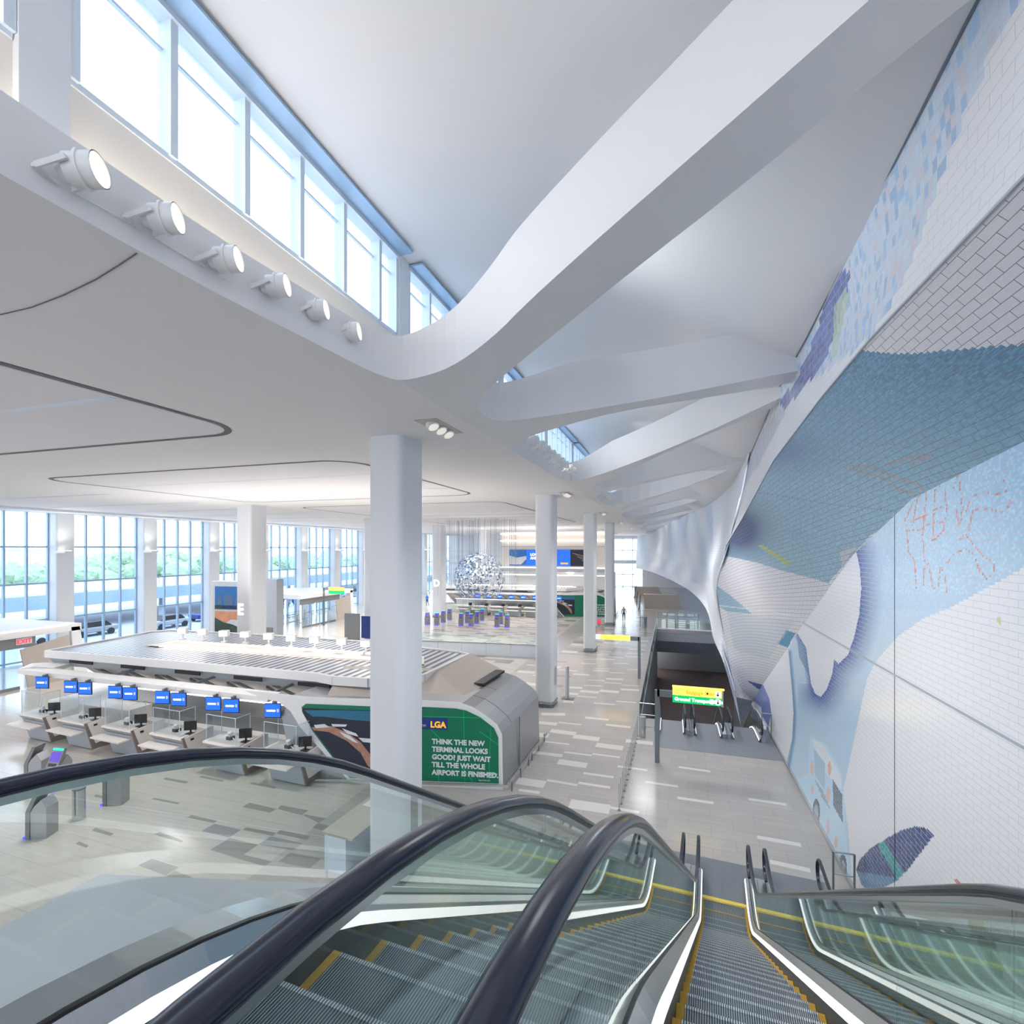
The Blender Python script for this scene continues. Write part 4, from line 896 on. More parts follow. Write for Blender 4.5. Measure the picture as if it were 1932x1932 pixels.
tag(q.build('bridge_beam', [M['slabg'], mat('slab_underside', (0.34, 0.38, 0.46), 0.5, noise=0.03)]), 'pale grey beam edge carrying the bridge across the floor opening', 'beam')
for nm, a, lb in (('stair_parapet', (-3.6, 1.6, 75, 76.4, 0, 2.0), 'low brownish parapet block beyond the bridge'), ('stair_parapet', (-6.3, -1.5, 95, 96, 0, 1.6), 'farthest pale parapet near the end window')):
    q = MB(); q.prism([(a[0], a[2], a[4]), (a[1], a[2], a[4]), (a[1]-0.7, a[2], a[5]), (a[0]-0.2, a[2], a[5])], (0, a[3]-a[2], 0)); tag(q.build(nm, M['beige']), lb, 'parapet')
for i in range(3):
    x = -4.3-i*0.9; y = 72+i*9; t = empty('distant_escalator', (x, y, 0), 0, 'steel rail end of a distant escalator, %s of three' % ORD[i], 'escalator', 'distant escalator ends')
    q = MB(); q.bar((0, 0, 0.05), (0, 5, 1.7), 0.12, 0.1); q.build('handrail', M['rubber'], t); q = MB(); q.prism([(0, 0, 0), (0, 5, 0), (0, 5, 1.6)], (0.04, 0, 0)); q.build('glass_panel', M['bglass'], t)

q = MB(); q.box(6.2, 6.4, 31, 116.3, -5.8, 12.5); q.box(4.6, 6.4, 31, 31.2, -5.8, 0.0); struct(q.build('wall_beyond', M['slabg']))
q = MB(); q.box(-0.5, 6.2, 62, 116, -0.35, -0.001); struct(q.build('floor', M['slabg']))
# ================================================================== SIGNS, POSTS, BINS
def over_sign(px_post, Y, x_sign0, x_sign1, zt, rows, label, post_right=False):
    x = px_post; t = empty('overhead_sign', (x, Y, 0), 0, label, 'sign')
    q = MB(); q.box(-0.09, 0.09, -0.06, 0.06, 0, zt); q.build('post', M['steeld'], t)
    e = (x_sign0 if not post_right else x_sign1)-x
    q = MB(); q.box(min(0, e), max(0, e), -0.06, 0.06, zt-0.26, zt); q.build('arm', M['steeld'], t)
    return t
t = over_sign(-0.53, 21.1, 0.06, 1.84, 2.92, 2, 'yellow and green overhead sign for baggage claim and ground transportation')
x0, x1 = 0.59, 2.40
MB().box(x0, x1, -0.11, 0.11, 2.80, 3.10).build('yellow_panel', M['yell'], t)
MB().box(x0, x1, -0.11, 0.11, 2.50, 2.80).build('green_panel', M['greenl'], t)
MB().box(x0-0.01, x1+0.1, -0.10, 0.10, 3.10, 3.13).build('top_light', M['yell'], t)
MB().box(x1, x1+0.06, -0.1, 0.1, 2.47, 3.10).build('end_cap', M['slabg'], t)
text('lettering', 'Baggage Claim', 0.20, M['orange'], t, face_matrix((x0+0.50, -0.118, 2.89), (1,0,0), (0,0,1)), bold=0.006)
text('lettering', 'Ground Transportation', 0.185, M['whit'], t, face_matrix((x0+0.07, -0.118, 2.59), (1,0,0), (0,0,1)), bold=0.006)
for k, z_ in ((0, 2.95), (1, 2.65)):
    q = MB(); q.cyl((x1-0.14, -0.112, z_), (x1-0.14, -0.12, z_), 0.12, n=20, mi=0); q.box(x1-0.155, x1-0.125, -0.125, -0.119, z_-0.03, z_+0.09, 1); q.prism([(x1-0.20, -0.125, z_-0.01), (x1-0.08, -0.125, z_-0.01), (x1-0.14, -0.125, z_-0.09)], (0, 0.006, 0), 1)
    q.build('arrow_disc', [M['whit'], M['black']], t)
q = MB(); q.cyl((x1-0.36, -0.112, 2.65), (x1-0.36, -0.12, 2.65), 0.10, n=20); q.build('disc', M['whit'], t)
q = MB(); q.cyl((x1-0.52, -0.112, 2.95), (x1-0.52, -0.12, 2.95), 0.04, n=12); q.build('disc', M['black'], t)
q = MB(); q.box(x1-0.70, x1-0.54, -0.12, -0.115, 2.58, 2.62); q.box(x1-0.66, x1-0.58, -0.12, -0.115, 2.62, 2.66); q.build('pictogram', M['whit'], t)
t = over_sign(-2.0, 34.3, -4.3, -2.6, 2.75, 1, 'glowing yellow overhead sign with its arm to the left of the post', True)
MB().box(-2.55, -0.58, -0.11, 0.11, 2.48, 2.78).build('yellow_panel', M['yell'], t); MB().box(-2.85, -2.55, -0.11, 0.11, 2.48, 2.78).build('white_end', M['whit'], t)
text('lettering', 'Baggage Claim', 0.17, M['orange'], t, face_matrix((-2.3, -0.118, 2.56), (1,0,0), (0,0,1)), bold=0.004)
p = gp(611, 1180); t = empty('overhead_sign', p, 0, 'small green and yellow overhead sign near the far entrance', 'sign')
MB().box(-0.09, 0.09, -0.06, 0.06, 0, 4.2).build('post', M['steeld'], t); MB().box(0.0, 0.7, -0.06, 0.06, 4.0, 4.2).build('arm', M['steeld'], t)
MB().box(0.7, 2.6, -0.1, 0.1, 3.95, 4.3).build('yellow_panel', M['yell'], t); MB().box(0.7, 2.6, -0.1, 0.1, 3.6, 3.95).build('green_panel', M['greenl'], t)
for i in range(16):
    p = gp(1168, 1529).lerp(gp(1203, 1388), i/15) if i else gp(1168, 1529)
    t = empty('stanchion', p, 0, 'thin steel barrier post in the row leading to the far escalators, %s from the viewer' % ORD[i], 'post', 'thin steel posts across the floor')
    MB().cyl((0,0,0), (0,0,0.88), 0.015, n=10).build('post', M['steel'], t); MB().cyl((0,0,0), (0,0,0.012), 0.06, n=12).build('foot', M['steeld'], t)
def bin_(p, r, h, label, lid=True):
    t = empty('waste_bin', p, 0, label, 'bin'); MB().cyl((0,0,0), (0,0,h), r, n=24).build('body', M['steel'], t)
    MB().cyl((0,0,h), (0,0,h+0.05), r*1.04, n=24).build('lid', M['steeld'] if lid else M['steel'], t); return t
bin_(gp(1212, 1389), 0.15, 0.85, 'slim steel cylinder at the head of the row of thin posts', False)
bin_(gp(1214, 1183), 0.38, 1.05, 'steel litter bin near the distant walking person')
bin_(gp(149, 1545), 0.17, 0.95, 'steel litter bin standing between the foreground kiosks')
bin_(gp(70, 1468), 0.20, 0.95, 'steel litter bin behind the leftmost kiosk')
p = gp(1070, 1318); t = empty('info_post', p, 0, 'tall slim white and grey post right of the second column', 'post')
MB().box(-0.09, 0.0, -0.07, 0.07, 0.02, 1.85).build('front_face', M['white'], t); MB().box(0.0, 0.1, -0.07, 0.07, 0.02, 1.85).build('side_face', M['slabg'], t); MB().box(-0.3, 0.4, -0.25, 0.25, 0, 0.02).build('foot_plate', M['steeld'], t)
p = gp(1130, 1182); t = empty('round_sign', p, 0, 'small round red floor sign beside the third column', 'sign'); MB().cyl((0,-0.03,0.5), (0,0.03,0.5), 0.25, n=20).build('disc', M['red'], t); MB().box(-0.03,0.03,-0.03,0.03,0,0.5).build('post', M['steeld'], t)

# ================================================================== PERSON
def person(p, h, label, ang, shirt):
    me = bpy.data.meshes.new('person'); b = bmesh.new(); lay = b.verts.layers.skin.verify()
    J = {'pel': (0,0,.93,.13,.10), 'che': (0,0,1.28,.16,.10), 'neck': (0,0,1.46,.06,.06), 'hd': (0,.01,1.56,.08,.09), 'top': (0,.0,1.68,.08,.09),
         'ls': (-.19,0,1.40,.055,.055), 'le': (-.25,-.03,1.12,.045,.045), 'lw': (-.27,.05,.86,.03,.03), 'lh': (-.27,.07,.77,.035,.02),
         'rs': (.19,0,1.40,.055,.055), 're': (.25,.03,1.12,.045,.045), 'rw': (.27,.10,.88,.03,.03), 'rh': (.27,.13,.79,.035,.02),
         'lk': (-.10,.08,.50,.06,.065), 'la': (-.10,.0,.08,.04,.04), 'lt': (-.10,.16,.03,.04,.03), 'rk': (.10,-.02,.50,.06,.065), 'ra': (.10,-.22,.12,.04,.04), 'rt': (.10,-.08,.03,.04,.03), 'lhp': (-.10,0,.86,.09,.09), 'rhp': (.10,0,.86,.09,.09)}
    V = {}
    for k, (x, y, z, r1, r2) in J.items():
        v = b.verts.new((x, y, z)); v[lay].radius = (r1, r2); V[k] = v
    V['pel'][lay].use_root = True
    for a, c in (('pel','che'),('che','neck'),('neck','hd'),('hd','top'),('che','ls'),('ls','le'),('le','lw'),('lw','lh'),('che','rs'),('rs','re'),('re','rw'),('rw','rh'),('pel','lhp'),('lhp','lk'),('lk','la'),('la','lt'),('pel','rhp'),('rhp','rk'),('rk','ra'),('ra','rt')): b.edges.new((V[a], V[c]))
    b.to_mesh(me); b.free(); tmp = bpy.data.objects.new('t', me); COL.objects.link(tmp)
    tmp.modifiers.new('s', 'SKIN'); sb = tmp.modifiers.new('d', 'SUBSURF'); sb.levels = 2
    m2 = bpy.data.meshes.new_from_object(tmp.evaluated_get(bpy.context.evaluated_depsgraph_get())); bpy.data.objects.remove(tmp)
    o = link('person', m2, [shirt, M['trous'], M['skin'], M['black']], None, p, ang); o.scale = (h/1.75,)*3
    for f in m2.polygons:
        c = f.center; f.use_smooth = True
        f.material_index = 2 if (c.z > 1.47 or (abs(c.x) > 0.22 and c.z < 1.1)) else (3 if c.z < 0.08 else (1 if c.z < 0.95 and abs(c.x) < 0.22 else 0))
        if c.z > 1.60 and c.y < 0.06: f.material_index = 3
    return tag(o, label, 'person')
person(gp(1177, 1171), 1.75, 'distant person in grey shirt and dark trousers walking along the hall', 0.2, M['shirt'])
person(gp(806, 1143), 1.8, 'distant person in blue top left of the column marked D', 1.2, M['bluel'])

# ================================================================== CHECK-IN ISLAND
def isl_builder():
    isl = empty('check_in_island', (0,0,0), 0, 'large check-in island with a grey louvred roof and white rim', 'check-in island')
    Hh = 3.5; P = [gp(x, y, Hh) for x, y in [(87,1228),(340,1249),(599,1271),(629,1277),(695,1281),(800,1273),(884,1234),(868,1230),(804,1223),(693,1211),(504,1198),(453,1195.6),(323,1189),(285,1192)]]
    q = MB(); q.prism([(p.x, p.y, Hh-0.3) for p in P], (0, 0, 0.26)); q.build('roof_louvres', M['roofr'], isl)
    q = MB(); n = len(P)
    for a, b in zip(P, P[1:]+P[:1]): q.bar((a.x, a.y, Hh-0.14), (b.x, b.y, Hh-0.14), 0.16, 0.34)
    q.build('roof_rim', M['white'], isl)
    q = MB(); fr = P[:5]; inn = Vector((0.15, 0.35, 0))
    for a, b in zip(fr[:-1], fr[1:]): q.add([(a.x, a.y+0.05, 3.2), (b.x, b.y+0.05, 3.2), (b.x, b.y+0.40, 2.72), (a.x, a.y+0.40, 2.72)], [(0,1,2,3)])
    q.build('fascia', M['slabg'], isl)
    for (xa, xb, ya) in ((131,174,1246),(228,272,1255),(330,377,1266),(441,494,1277),(562,622,1289)):
        a = aty(xa, ya, fr[0].y+0.12); b = aty(xb, ya+ (xb-xa)*0.10, fr[0].y+0.12); zc = 3.06
        q = MB(); q.bar((a.x, fr[0].y+0.13, zc), (b.x, fr[0].y+0.13, zc), 0.05, 0.15); q.build('air_vent', M['black'], isl)
    # light trough on the roof
    def top(pl, z, m, nm):
        q = MB(); q.prism([gp(x, y, Hh) for x, y in pl], (0, 0, z)); q.build(nm, m, isl)
    top([(275,1218),(335,1208.5),(695,1231),(800,1239),(800,1254),(695,1247),(310,1221)], 0.03, M['warm'], 'light_trough')
    top([(330,1218),(695,1241.5),(795,1248),(795,1251),(695,1245),(300,1220.5)], 0.06, M['cove'], 'trough_light')
    top([(340,1211),(695,1233.5),(790,1240),(790,1241.5),(695,1235.5),(342,1212.5)], 0.07, M['cove'], 'trough_light')
    # recessed dark soffit with angular beige panels
    q = MB(); q.prism([(-28.5, 17.6, 2.85), (-11.5, 17.9, 2.85), (-12.5, 19.6, 0.9), (-27.5, 19.4, 0.9)], (0, 0.2, 0)); q.build('back_panel', M['beige'], isl)
    for i in range(7):
        x = -27.4+i*2.2
        for a, b in (((x, 17.62, 2.72), (x+1.3, 18.35, 1.9)), ((x+1.3, 18.35, 1.9), (x+1.75, 17.8, 2.55)), ((x+1.75, 17.8, 2.55), (x+2.2, 18.3, 2.0))):
            q = MB(); q.bar(a, b, 0.1, 0.1); q.build('seam_strip', M['greyd'], isl)
    q = MB(); q.box(-27, -12.6, 18.4, 18.6, 0.95, 1.75); q.build('steel_back_band', M['steel'], isl)
    q = MB(); q.box(-27, -12.6, 18.35, 18.55, 0.3, 0.95); q.build('conveyor_front', M['greyd'], isl)
    q = MB(); q.box(-27, -12.6, 17.9, 18.6, 0.0, 0.3); q.build('conveyor_base', M['deskw'], isl)
    q = MB(); q.box(-27, -12.6, 18.0, 18.4, 1.72, 1.78); q.build('shelf_light', M['whit'], isl)
    # white canopy beam in front, in segments
    xs = [-29.3, -26.6, -24.2, -21.8, -19.4, -17.1, -14.7]
    for a, b in zip(xs[:-1], xs[1:]):
        q = MB(); q.box(a+0.01, b-0.01, 15.55, 16.25, 2.72, 2.92); q.build('canopy_segment', M['white'], isl)
    q = MB(); q.prism([(-29.3, 15.55, 2.72), (-30.2, 16.6, 2.72), (-28.6, 17.6, 2.72), (-28.0, 16.25, 2.72)], (0, 0, 0.2)); q.build('canopy_return', M['white'], isl)
    for x in (-28.6, -24.2, -19.4, -15.2):
        q = MB(); q.bar((x, 16.1, 2.8), (x, 17.7, 2.9), 0.08, 0.1); q.build('canopy_bracket', M['steeld'], isl)
    q = MB(); q.box(-30.0, -24.4, 17.2, 20.0, 0, 0.95); q.build('side_counter', M['deskw'], isl)
    return isl, P
isl, RP = isl_builder()
# end pod with the advert wall
P0 = Vector((-5.7, 17.0, 0)); dd = Vector((-0.981, -0.193, 0)).normalized(); nn = Vector((dd.y, -dd.x, 0)); nn = nn if nn.y < 0 else -nn
def onface(px, py, off=0.0):
    d = ray(px, py); C = Vector((0, 0, HC)); Q = P0+nn*off; t = (Q-C).dot(nn)/d.dot(nn); return C+d*t
RV = -dd
pod = empty('advert_pod', P0, 0, 'grey clad pod at the end of the check-in island with rounded shoulders', 'pod')
def rel(ps): return [p-P0 for p in ps]
back = Vector((0.1, 4.9, 0))
fb = [onface(x, y, -0.02) for x, y in [(948,1487),(945,1385),(936,1370),(915,1352),(892,1337),(868,1329),(805,1325),(690,1324),(600,1320),(540,1316)]]
q = MB(); n = len(fb); q.add(rel(fb)+rel([p+back for p in fb]), [(i, i+1, n+i+1, n+i) for i in range(n-1)]); q.build('cladding', M['grey'], pod)
q = MB(); q.poly(rel([p+back for p in fb]+[Vector((fb[-1].x, fb[-1].y+4.9, 0)), Vector((P0.x+0.1, P0.y+4.9, 0))])); q.build('rear_wall', M['greyd'], pod)
# upper bonnet rising to the roof
a1, a2, a3 = fb[3], fb[5], fb[8]; z_ = 3.52
bon = MB(); A0 = fb[4]+Vector((-0.2, 0.5, 0)); B0 = fb[8]+Vector((0, 0.5, 0)); C0 = Vector((-9.6, 19.4, z_)); D0 = Vector((-13.5, 18.6, z_)); E0 = Vector((-9.2, 22.6, z_)); F0 = fb[4]+back+Vector((-0.6, -0.4, 0.0))
G0 = Vector((-7.6, 18.6, 3.05)); H0 = Vector((-7.4, 21.8, 3.1))
bon.add(rel([A0, B0, C0, D0, E0, F0, G0, H0]), [(0, 1, 3, 2), (0, 2, 6), (6, 2, 4, 7), (0, 6, 7, 5), (7, 4, 5)]); bon.build('bonnet', M['beige'], pod)
sl = MB(); s0 = G0+Vector((0.15, 0.5, 0.03)); s1 = H0+Vector((0.12, -0.5, 0.03)); sl.bar(s0-P0, s1-P0, 0.42, 0.10); sl.build('roof_slot', M['black'], pod)
for yy in (1.2, 2.5, 3.8):
    q = MB(); c_ = [p+Vector((0.02*1, yy, 0.006)) for p in fb[1:6]]
    for a, b in zip(c_[:-1], c_[1:]): q.bar(a-P0+Vector((0.0, 0, 0.004)), b-P0+Vector((0.0, 0, 0.004)), 0.02, 0.012)
    q.build('cladding_joint', M['greyd'], pod)
q = MB(); q.box(0.02, 0.05, 1.9, 1.94, 0.1, 2.0); q.build('cladding_joint', M['greyd'], pod)
def railseg(a, b, nm):
    q = MB(); q.bar(a, b, 0.03, 0.08); q.build(nm, M['steel'], pod)
railseg((0.25, -0.05, 0.35), (0.35, 2.3, 0.35), 'bumper_rail'); railseg((0.35, 2.6, 0.35), (0.42, 4.9, 0.35), 'bumper_rail'); railseg((0.2, -0.1, 0.22), tuple(onface(560, 1472)-P0+nn*0.15+Vector((0,0,0.1))), 'bumper_rail')
for y in (0.0, 1.1, 2.2, 2.7, 3.8, 4.8):
    MB().box(0.30, 0.34, y, y+0.05, 0, 0.35).build('rail_post', M['steeld'], pod)
# sign face parts
def plate(pts, off, th, m, nm, par=pod):
    q = MB(); q.prism([onface(x, y, off)-P0 for x, y in pts], -nn*th); return q.build(nm, m, par)
plate([(545,1330),(562,1348),(585,1385),(664,1483),(560,1466),(549,1440),(530,1345)], -0.15, 0.1, M['grey'], 'recess_wall')
outer = [(949,1491),(947,1386),(938,1368),(915,1350),(890,1334),(868,1326),(805,1322),(700,1319),(640,1319),(575,1315),(500,1306),(462,1303),(497,1318),(525,1324),(548,1342),(566,1372),(610,1420),(662,1478),(690,1484),(800,1487)]
plate(outer, 0.02, 0.05, M['white'], 'white_frame')
plate([(941,1478),(940,1392),(932,1374),(905,1353),(880,1341),(860,1337),(800,1334),(700,1333),(577,1328),(569,1334),(570,1343),(590,1380),(640,1446),(660,1468),(700,1470),(800,1473)], 0.05, 0.02, M['green'], 'green_panel')
plate([(571,1344),(571,1336),(640,1339),(720,1341),(720,1456),(651,1456),(590,1376)], 0.065, 0.01, M['night'], 'aerial_picture')
plate([(574,1340),(640,1340),(720,1342),(720,1362),(660,1358),(610,1352),(590,1352)], 0.075, 0.006, M['teal'], 'picture_sky')
plate([(588,1372),(625,1370),(655,1382),(680,1400),(700,1425),(704,1452),(694,1445),(680,1420),(655,1398),(620,1381),(592,1378)], 0.085, 0.006, M['road'], 'picture_road')
for pts in ([(592,1368),(612,1366),(622,1372),(596,1374)], [(625,1366),(655,1367),(652,1371),(628,1371)], [(645,1374),(672,1384),(676,1390),(655,1384)], [(676,1392),(704,1394),(704,1402),(685,1400)], [(640,1380),(660,1388),(676,1402),(668,1400),(650,1390)]):
    plate(pts, 0.095, 0.006, M['chipw'], 'picture_terminal')
for a, b in (((800,1352),(941,1355)), ((875,1342),(877,1476)), ((905,1380),(941,1406)), ((805,1368),(832,1395)), ((826,1440),(828,1474)), ((872,1448),(892,1474)), ((926,1372),(922,1476))):
    q = MB(); q.bar(onface(a[0], a[1], 0.054)-P0, onface(b[0], b[1], 0.054)-P0, 0.004, 0.012, up=nn); q.build('hairline', M['greenl'], pod)
def facetext(body, px, py, size, m, **k):
    o = onface(px, py, 0.058); return text('lettering', body, size, m, pod, face_matrix(o-P0, RV, (0,0,1)), **k)
facetext('THINK THE NEW\nTERMINAL LOOKS\nGOOD? JUST WAIT\nTILL THE WHOLE\nAIRPORT IS FINISHED.', 815, 1403, 0.248, M['chipw'], bold=0.010, space=1.12)
plate([(770,1353),(844,1355),(844,1377),(770,1375)], 0.062, 0.01, M['navy'], 'logo_panel')
o = onface(812, 1372, 0.078); text('lettering', 'LGA', 0.30, M['orange'], pod, face_matrix(o-P0, RV, (0,0,1)), bold=0.012)
o = onface(795, 1371, 0.078); text('lettering', 'NEW', 0.13, M['chipw'], pod, face_matrix(o-P0+Vector((-0.12, -0.02, 0)), RV, (0,0,1)))
facetext('PORT AUTHORITY\nNY NJ', 903, 1461, 0.08, M['chipw'], bold=0.002); facetext('laguardiab.com', 903, 1473, 0.07, M['chipw'])
# monitors
def monitor(label):
    t = empty('flight_monitor', (0,0,0), 0, label, 'monitor', 'blue monitors above the check-in desks')
    bevel(MB().box(-0.31, 0.31, 0.0, 0.05, -0.27, 0.27).build('casing', M['black'], t), 0.006)
    MB().box(-0.295, 0.295, -0.006, 0.0, -0.235, 0.25).build('screen', M['bluel'], t)
    text('lettering', 'UNITED', 0.095, M['whit'], t, face_matrix((-0.22, -0.012, -0.03), (1,0,0), (0,0,1)), bold=0.004)
    MB().box(0.17, 0.25, -0.010, -0.006, -0.05, 0.07).build('emblem', M['chipw'], t)
    MB().box(-0.04, 0.04, 0.05, 0.30, 0.0, 0.34).build('mount', M['steeld'], t)
    return t
mpos = [(79,1288),(133,1296),(160,1299),(217,1306),(245,1309),(306,1316),(337,1320),(402,1328),(436,1332),(514,1341)]
m0 = None
for i, (x, y) in enumerate(mpos):
    lb = 'blue airline screen above the check-in desks, %s from the left' % ORD[i]
    o = monitor(lb) if m0 is None else copy_tree(m0, None, lb); m0 = m0 or o
    o.location = aty(x, y, 15.3); o.rotation_euler = (0, 0, math.radians(14 if i != 9 else 16))
def desk(label):
    t = empty('check_in_desk', (0,0,0), 0, label, 'desk', 'check-in desks')
    MB().box(-1.0, 0.62, -0.05, 0.75, 0.98, 1.04).build('desk_top', M['deskw'], t)
    q = MB(); q.prism([(-1.0, -0.05, 0.98), (-1.0, 0.1, 0.80), (0.62, 0.1, 0.80), (0.62, -0.05, 0.98)], (0, 0.02, 0)); q.build('front_lip', M['grey'], t)
    q = MB(); q.prism([(-0.95, 0.08, 0.80), (0.62, 0.08, 0.80), (0.62, 0.22, 0.03), (-0.78, 0.22, 0.03)], (0, 0.12, 0)); q.build('front_panel', M['slabg'], t)
    q = MB(); q.box(-1.15, 0.42, -0.35, 0.08, 0.66, 0.71); q.build('bag_shelf', M['deskw'], t)
    q = MB(); q.prism([(0.62, -0.06, 1.05), (0.62, 0.22, 0.02), (0.62, 1.08, 0.02), (0.62, 1.10, 1.12), (0.62, 0.95, 1.12)], (0.06, 0, 0)); q.build('side_edge', M['deskb'], t)
    q = MB(); q.prism([(0.68, 0.02, 1.05), (0.68, 0.30, 0.24), (0.68, 1.12, 0.30), (0.68, 1.12, 1.12), (0.68, 0.98, 1.14)], (0.04, 0, 0)); q.build('side_panel', M['deskw'], t)
    MB().box(0.72, 0.735, 0.22, 0.34, 0.90, 0.97).build('grommet', M['black'], t)
    return t
def desk_pc(label):
    t = empty('desk_computer', (0,0,0), 0, label, 'computer', 'computers on the check-in desks')
    q = MB(); q.prism([(0.28, 0.30, 0.12), (0.62, 0.52, 0.12), (0.62, 0.52, 0.45), (0.28, 0.30, 0.45)], (-0.02, 0.03, 0)); q.build('screen', M['black'], t)
    MB().cyl((0.45, 0.43, 0.0), (0.45, 0.43, 0.2), 0.03, n=8).build('stand', M['black'], t); MB().box(0.33, 0.6, 0.3, 0.52, 0, 0.02).build('foot', M['black'], t)
    return t
def desk_scan(label):
    t = empty('document_scanner', (0,0,0), 0, label, 'scanner', 'white scanners on the check-in desks')
    MB().box(-0.32, -0.12, 0.30, 0.50, 0, 0.10).build('base', M['black'], t); MB().cyl((-0.22, 0.40, 0.10), (-0.20, 0.34, 0.26), 0.07, n=12).build('head', M['lampw'], t)
    q = MB(); q.cyl((-0.12, 0.4, 0.05), (0.1, 0.32, 0.02), 0.02, n=6); q.build('cable', M['lampw'], t); return t
def guardbox(label):
    t = empty('acrylic_screen', (0,0,0), 0, label, 'screen', 'clear acrylic screens on the check-in desks')
    for nm, a in (('front_pane', (-0.9, 0.45, 0.02, 0.03)), ('left_pane', (-0.9, -0.89, 0.02, 0.62)), ('right_pane', (0.44, 0.45, 0.02, 0.62))):
        MB().box(a[0], a[1], a[2], a[3], 0.06, 0.92).build(nm, M['acryl'], t)
    for x, y in ((-0.895, 0.025), (0.445, 0.025), (0.445, 0.61), (-0.895, 0.61)):
        MB().box(x-0.008, x+0.008, y-0.008, y+0.008, 0.0, 0.93).build('edge_strip', M['pier'], t)
    MB().bar((-0.895, 0.025, 0.92), (0.445, 0.025, 0.92), 0.015, 0.015).build('edge_strip', M['pier'], t); MB().bar((0.445, 0.025, 0.92), (0.445, 0.61, 0.92), 0.015, 0.015).build('edge_strip', M['pier'], t)
    return t
d0 = None
dpos = [(76,1372),(160,1386),(236,1403),(322,1419),(408,1432),(516,1452)]
for i, (x, y) in enumerate(dpos):
    w_ = 'of the row, %s from the left' % ORD[i]
    if d0 is None:
        d0 = (desk('angular white check-in desk '+w_), desk_pc('black computer screen on the check-in desk '+w_), desk_scan('small white scanner on the check-in desk '+w_), guardbox('clear acrylic hood on the check-in desk '+w_)); S4 = d0
    else:
        S4 = (copy_tree(d0[0], None, 'angular white check-in desk '+w_), copy_tree(d0[1], None, 'black computer screen on the check-in desk '+w_), copy_tree(d0[2], None, 'small white scanner on the check-in desk '+w_), copy_tree(d0[3], None, 'clear acrylic hood on the check-in desk '+w_))
    r_ = math.radians(-3); p = Vector((aty([38,112,195,285,385,493][i], 1360, 15.0).x+1.15, 14.9, 0))
    for k, o in enumerate(S4): o.location = p+Vector((0, 0, 0 if k == 0 else 1.20)); o.rotation_euler = (0, 0, r_); o.scale = (1.12, 1.12, 1.145 if k == 0 else 1.1)
# spotlights on the island roof
def roofspot(label):
    t = empty('floodlight', (0,0,0), 0, label, 'floodlight', 'floodlights on the island roof')
    MB().box(-0.12, 0.12, -0.12, 0.12, 0, 0.08).build('base', M['lampw'], t); MB().cyl((0,0,0.08), (0,0,0.35), 0.04, n=8).build('stem', M['lampw'], t)
    q = MB(); q.box(-0.24, 0.24, -0.15, 0.15, 0.33, 0.66); bevel(q.build('head', M['lampw'], t), 0.03); MB().box(-0.2, 0.2, -0.158, -0.15, 0.37, 0.62).build('lens', M['lens'], t); return t
f0 = None
for i, (x, y) in enumerate([(345,1207),(383,1209),(423,1212),(463,1214),(507,1218),(550,1221),(594,1225),(645,1229),(690,1233)]):
    lb = 'small white floodlight standing on the island roof, %s from the left' % ORD[i]
    o = roofspot(lb) if f0 is None else copy_tree(f0, None, lb); f0 = f0 or o; o.location = gp(x, y, 3.53); o.rotation_euler = (0, 0, math.radians(20))
# the same kind of island further down the hall
far_isl = copy_tree(isl, None, 'distant check-in island with louvred roof seen past the second column', (-1.3, 45.6, 0))
far_pod = copy_tree(pod, None, 'distant grey pod with the same green advert, between the third and fourth columns', P0+Vector((-1.3, 45.6, 0)))
for i in range(8):
    o = copy_tree(m0, None, 'tiny blue screen of the distant check-in island, %s from the left' % ORD[i], (-24+i*1.55, 61.0, 2.45)); o['group'] = 'blue monitors of the distant island'
for i in range(6):
    p = Vector((-25.5+i*2.25, 60.6, 0)); copy_tree(d0[0], None, 'small check-in desk of the distant island, %s from the left' % ORD[i], p)
    copy_tree(d0[1], None, 'tiny computer on a desk of the distant island, %s from the left' % ORD[i], p+Vector((0,0,1.045)))

# ================================================================== KIOSKS AND COUNTER
def kiosk(label, grp='self-service kiosks in the foreground'):
    t = empty('kiosk', (0,0,0), 0, label, 'kiosk', grp)
    q = MB(); q.prism([(-0.24, -0.02, 0.0), (-0.24, 0.10, 0.0), (-0.24, 0.10, 0.78), (-0.24, 0.36, 1.40), (-0.24, 0.26, 1.42), (-0.24, -0.02, 0.80)], (0.48, 0, 0)); q.build('body', M['greyd'], t)
    q = MB(); q.prism([(-0.22, 0.10, 0.0), (-0.22, 0.55, 0.0), (-0.22, 0.55, 0.90), (-0.22, 0.40, 1.15), (-0.22, 0.20, 0.95), (-0.22, 0.10, 0.78)], (0.44, 0, 0)); q.build('rear_housing', M['grey'], t)
    a = Vector((0, -0.02, 0.80)); b = Vector((0, 0.26, 1.42)); d = (b-a).normalized(); n_ = Vector((0, -d.z, d.y))
    def face(u0, u1, s0, s1, m, nm, off=0.006):
        pts = [(u0, *(a+d*s0+n_*off)[1:]), (u1, *(a+d*s0+n_*off)[1:]), (u1, *(a+d*s1+n_*off)[1:]), (u0, *(a+d*s1+n_*off)[1:])]
        q = MB(); q.prism(pts, -n_*0.01); q.build(nm, m, t)
    face(-0.2, 0.2, 0.22, 0.55, M['purple'], 'screen'); face(-0.22, 0.22, 0.60, 0.67, M['glowg'], 'status_light'); face(-0.17, 0.17, 0.06, 0.16, M['black'], 'document_slot')
    q = MB(); q.box(-0.2, 0.2, -0.12, -0.02, 0.0, 0.05); q.build('foot_light', M['glowb'], t)
    return t
k0 = kiosk('dark kiosk seen from the side, lower left, nearest the escalator glass')
k0.location = gp(62, 1576); k0.rotation_euler = (0, 0, math.radians(-68))
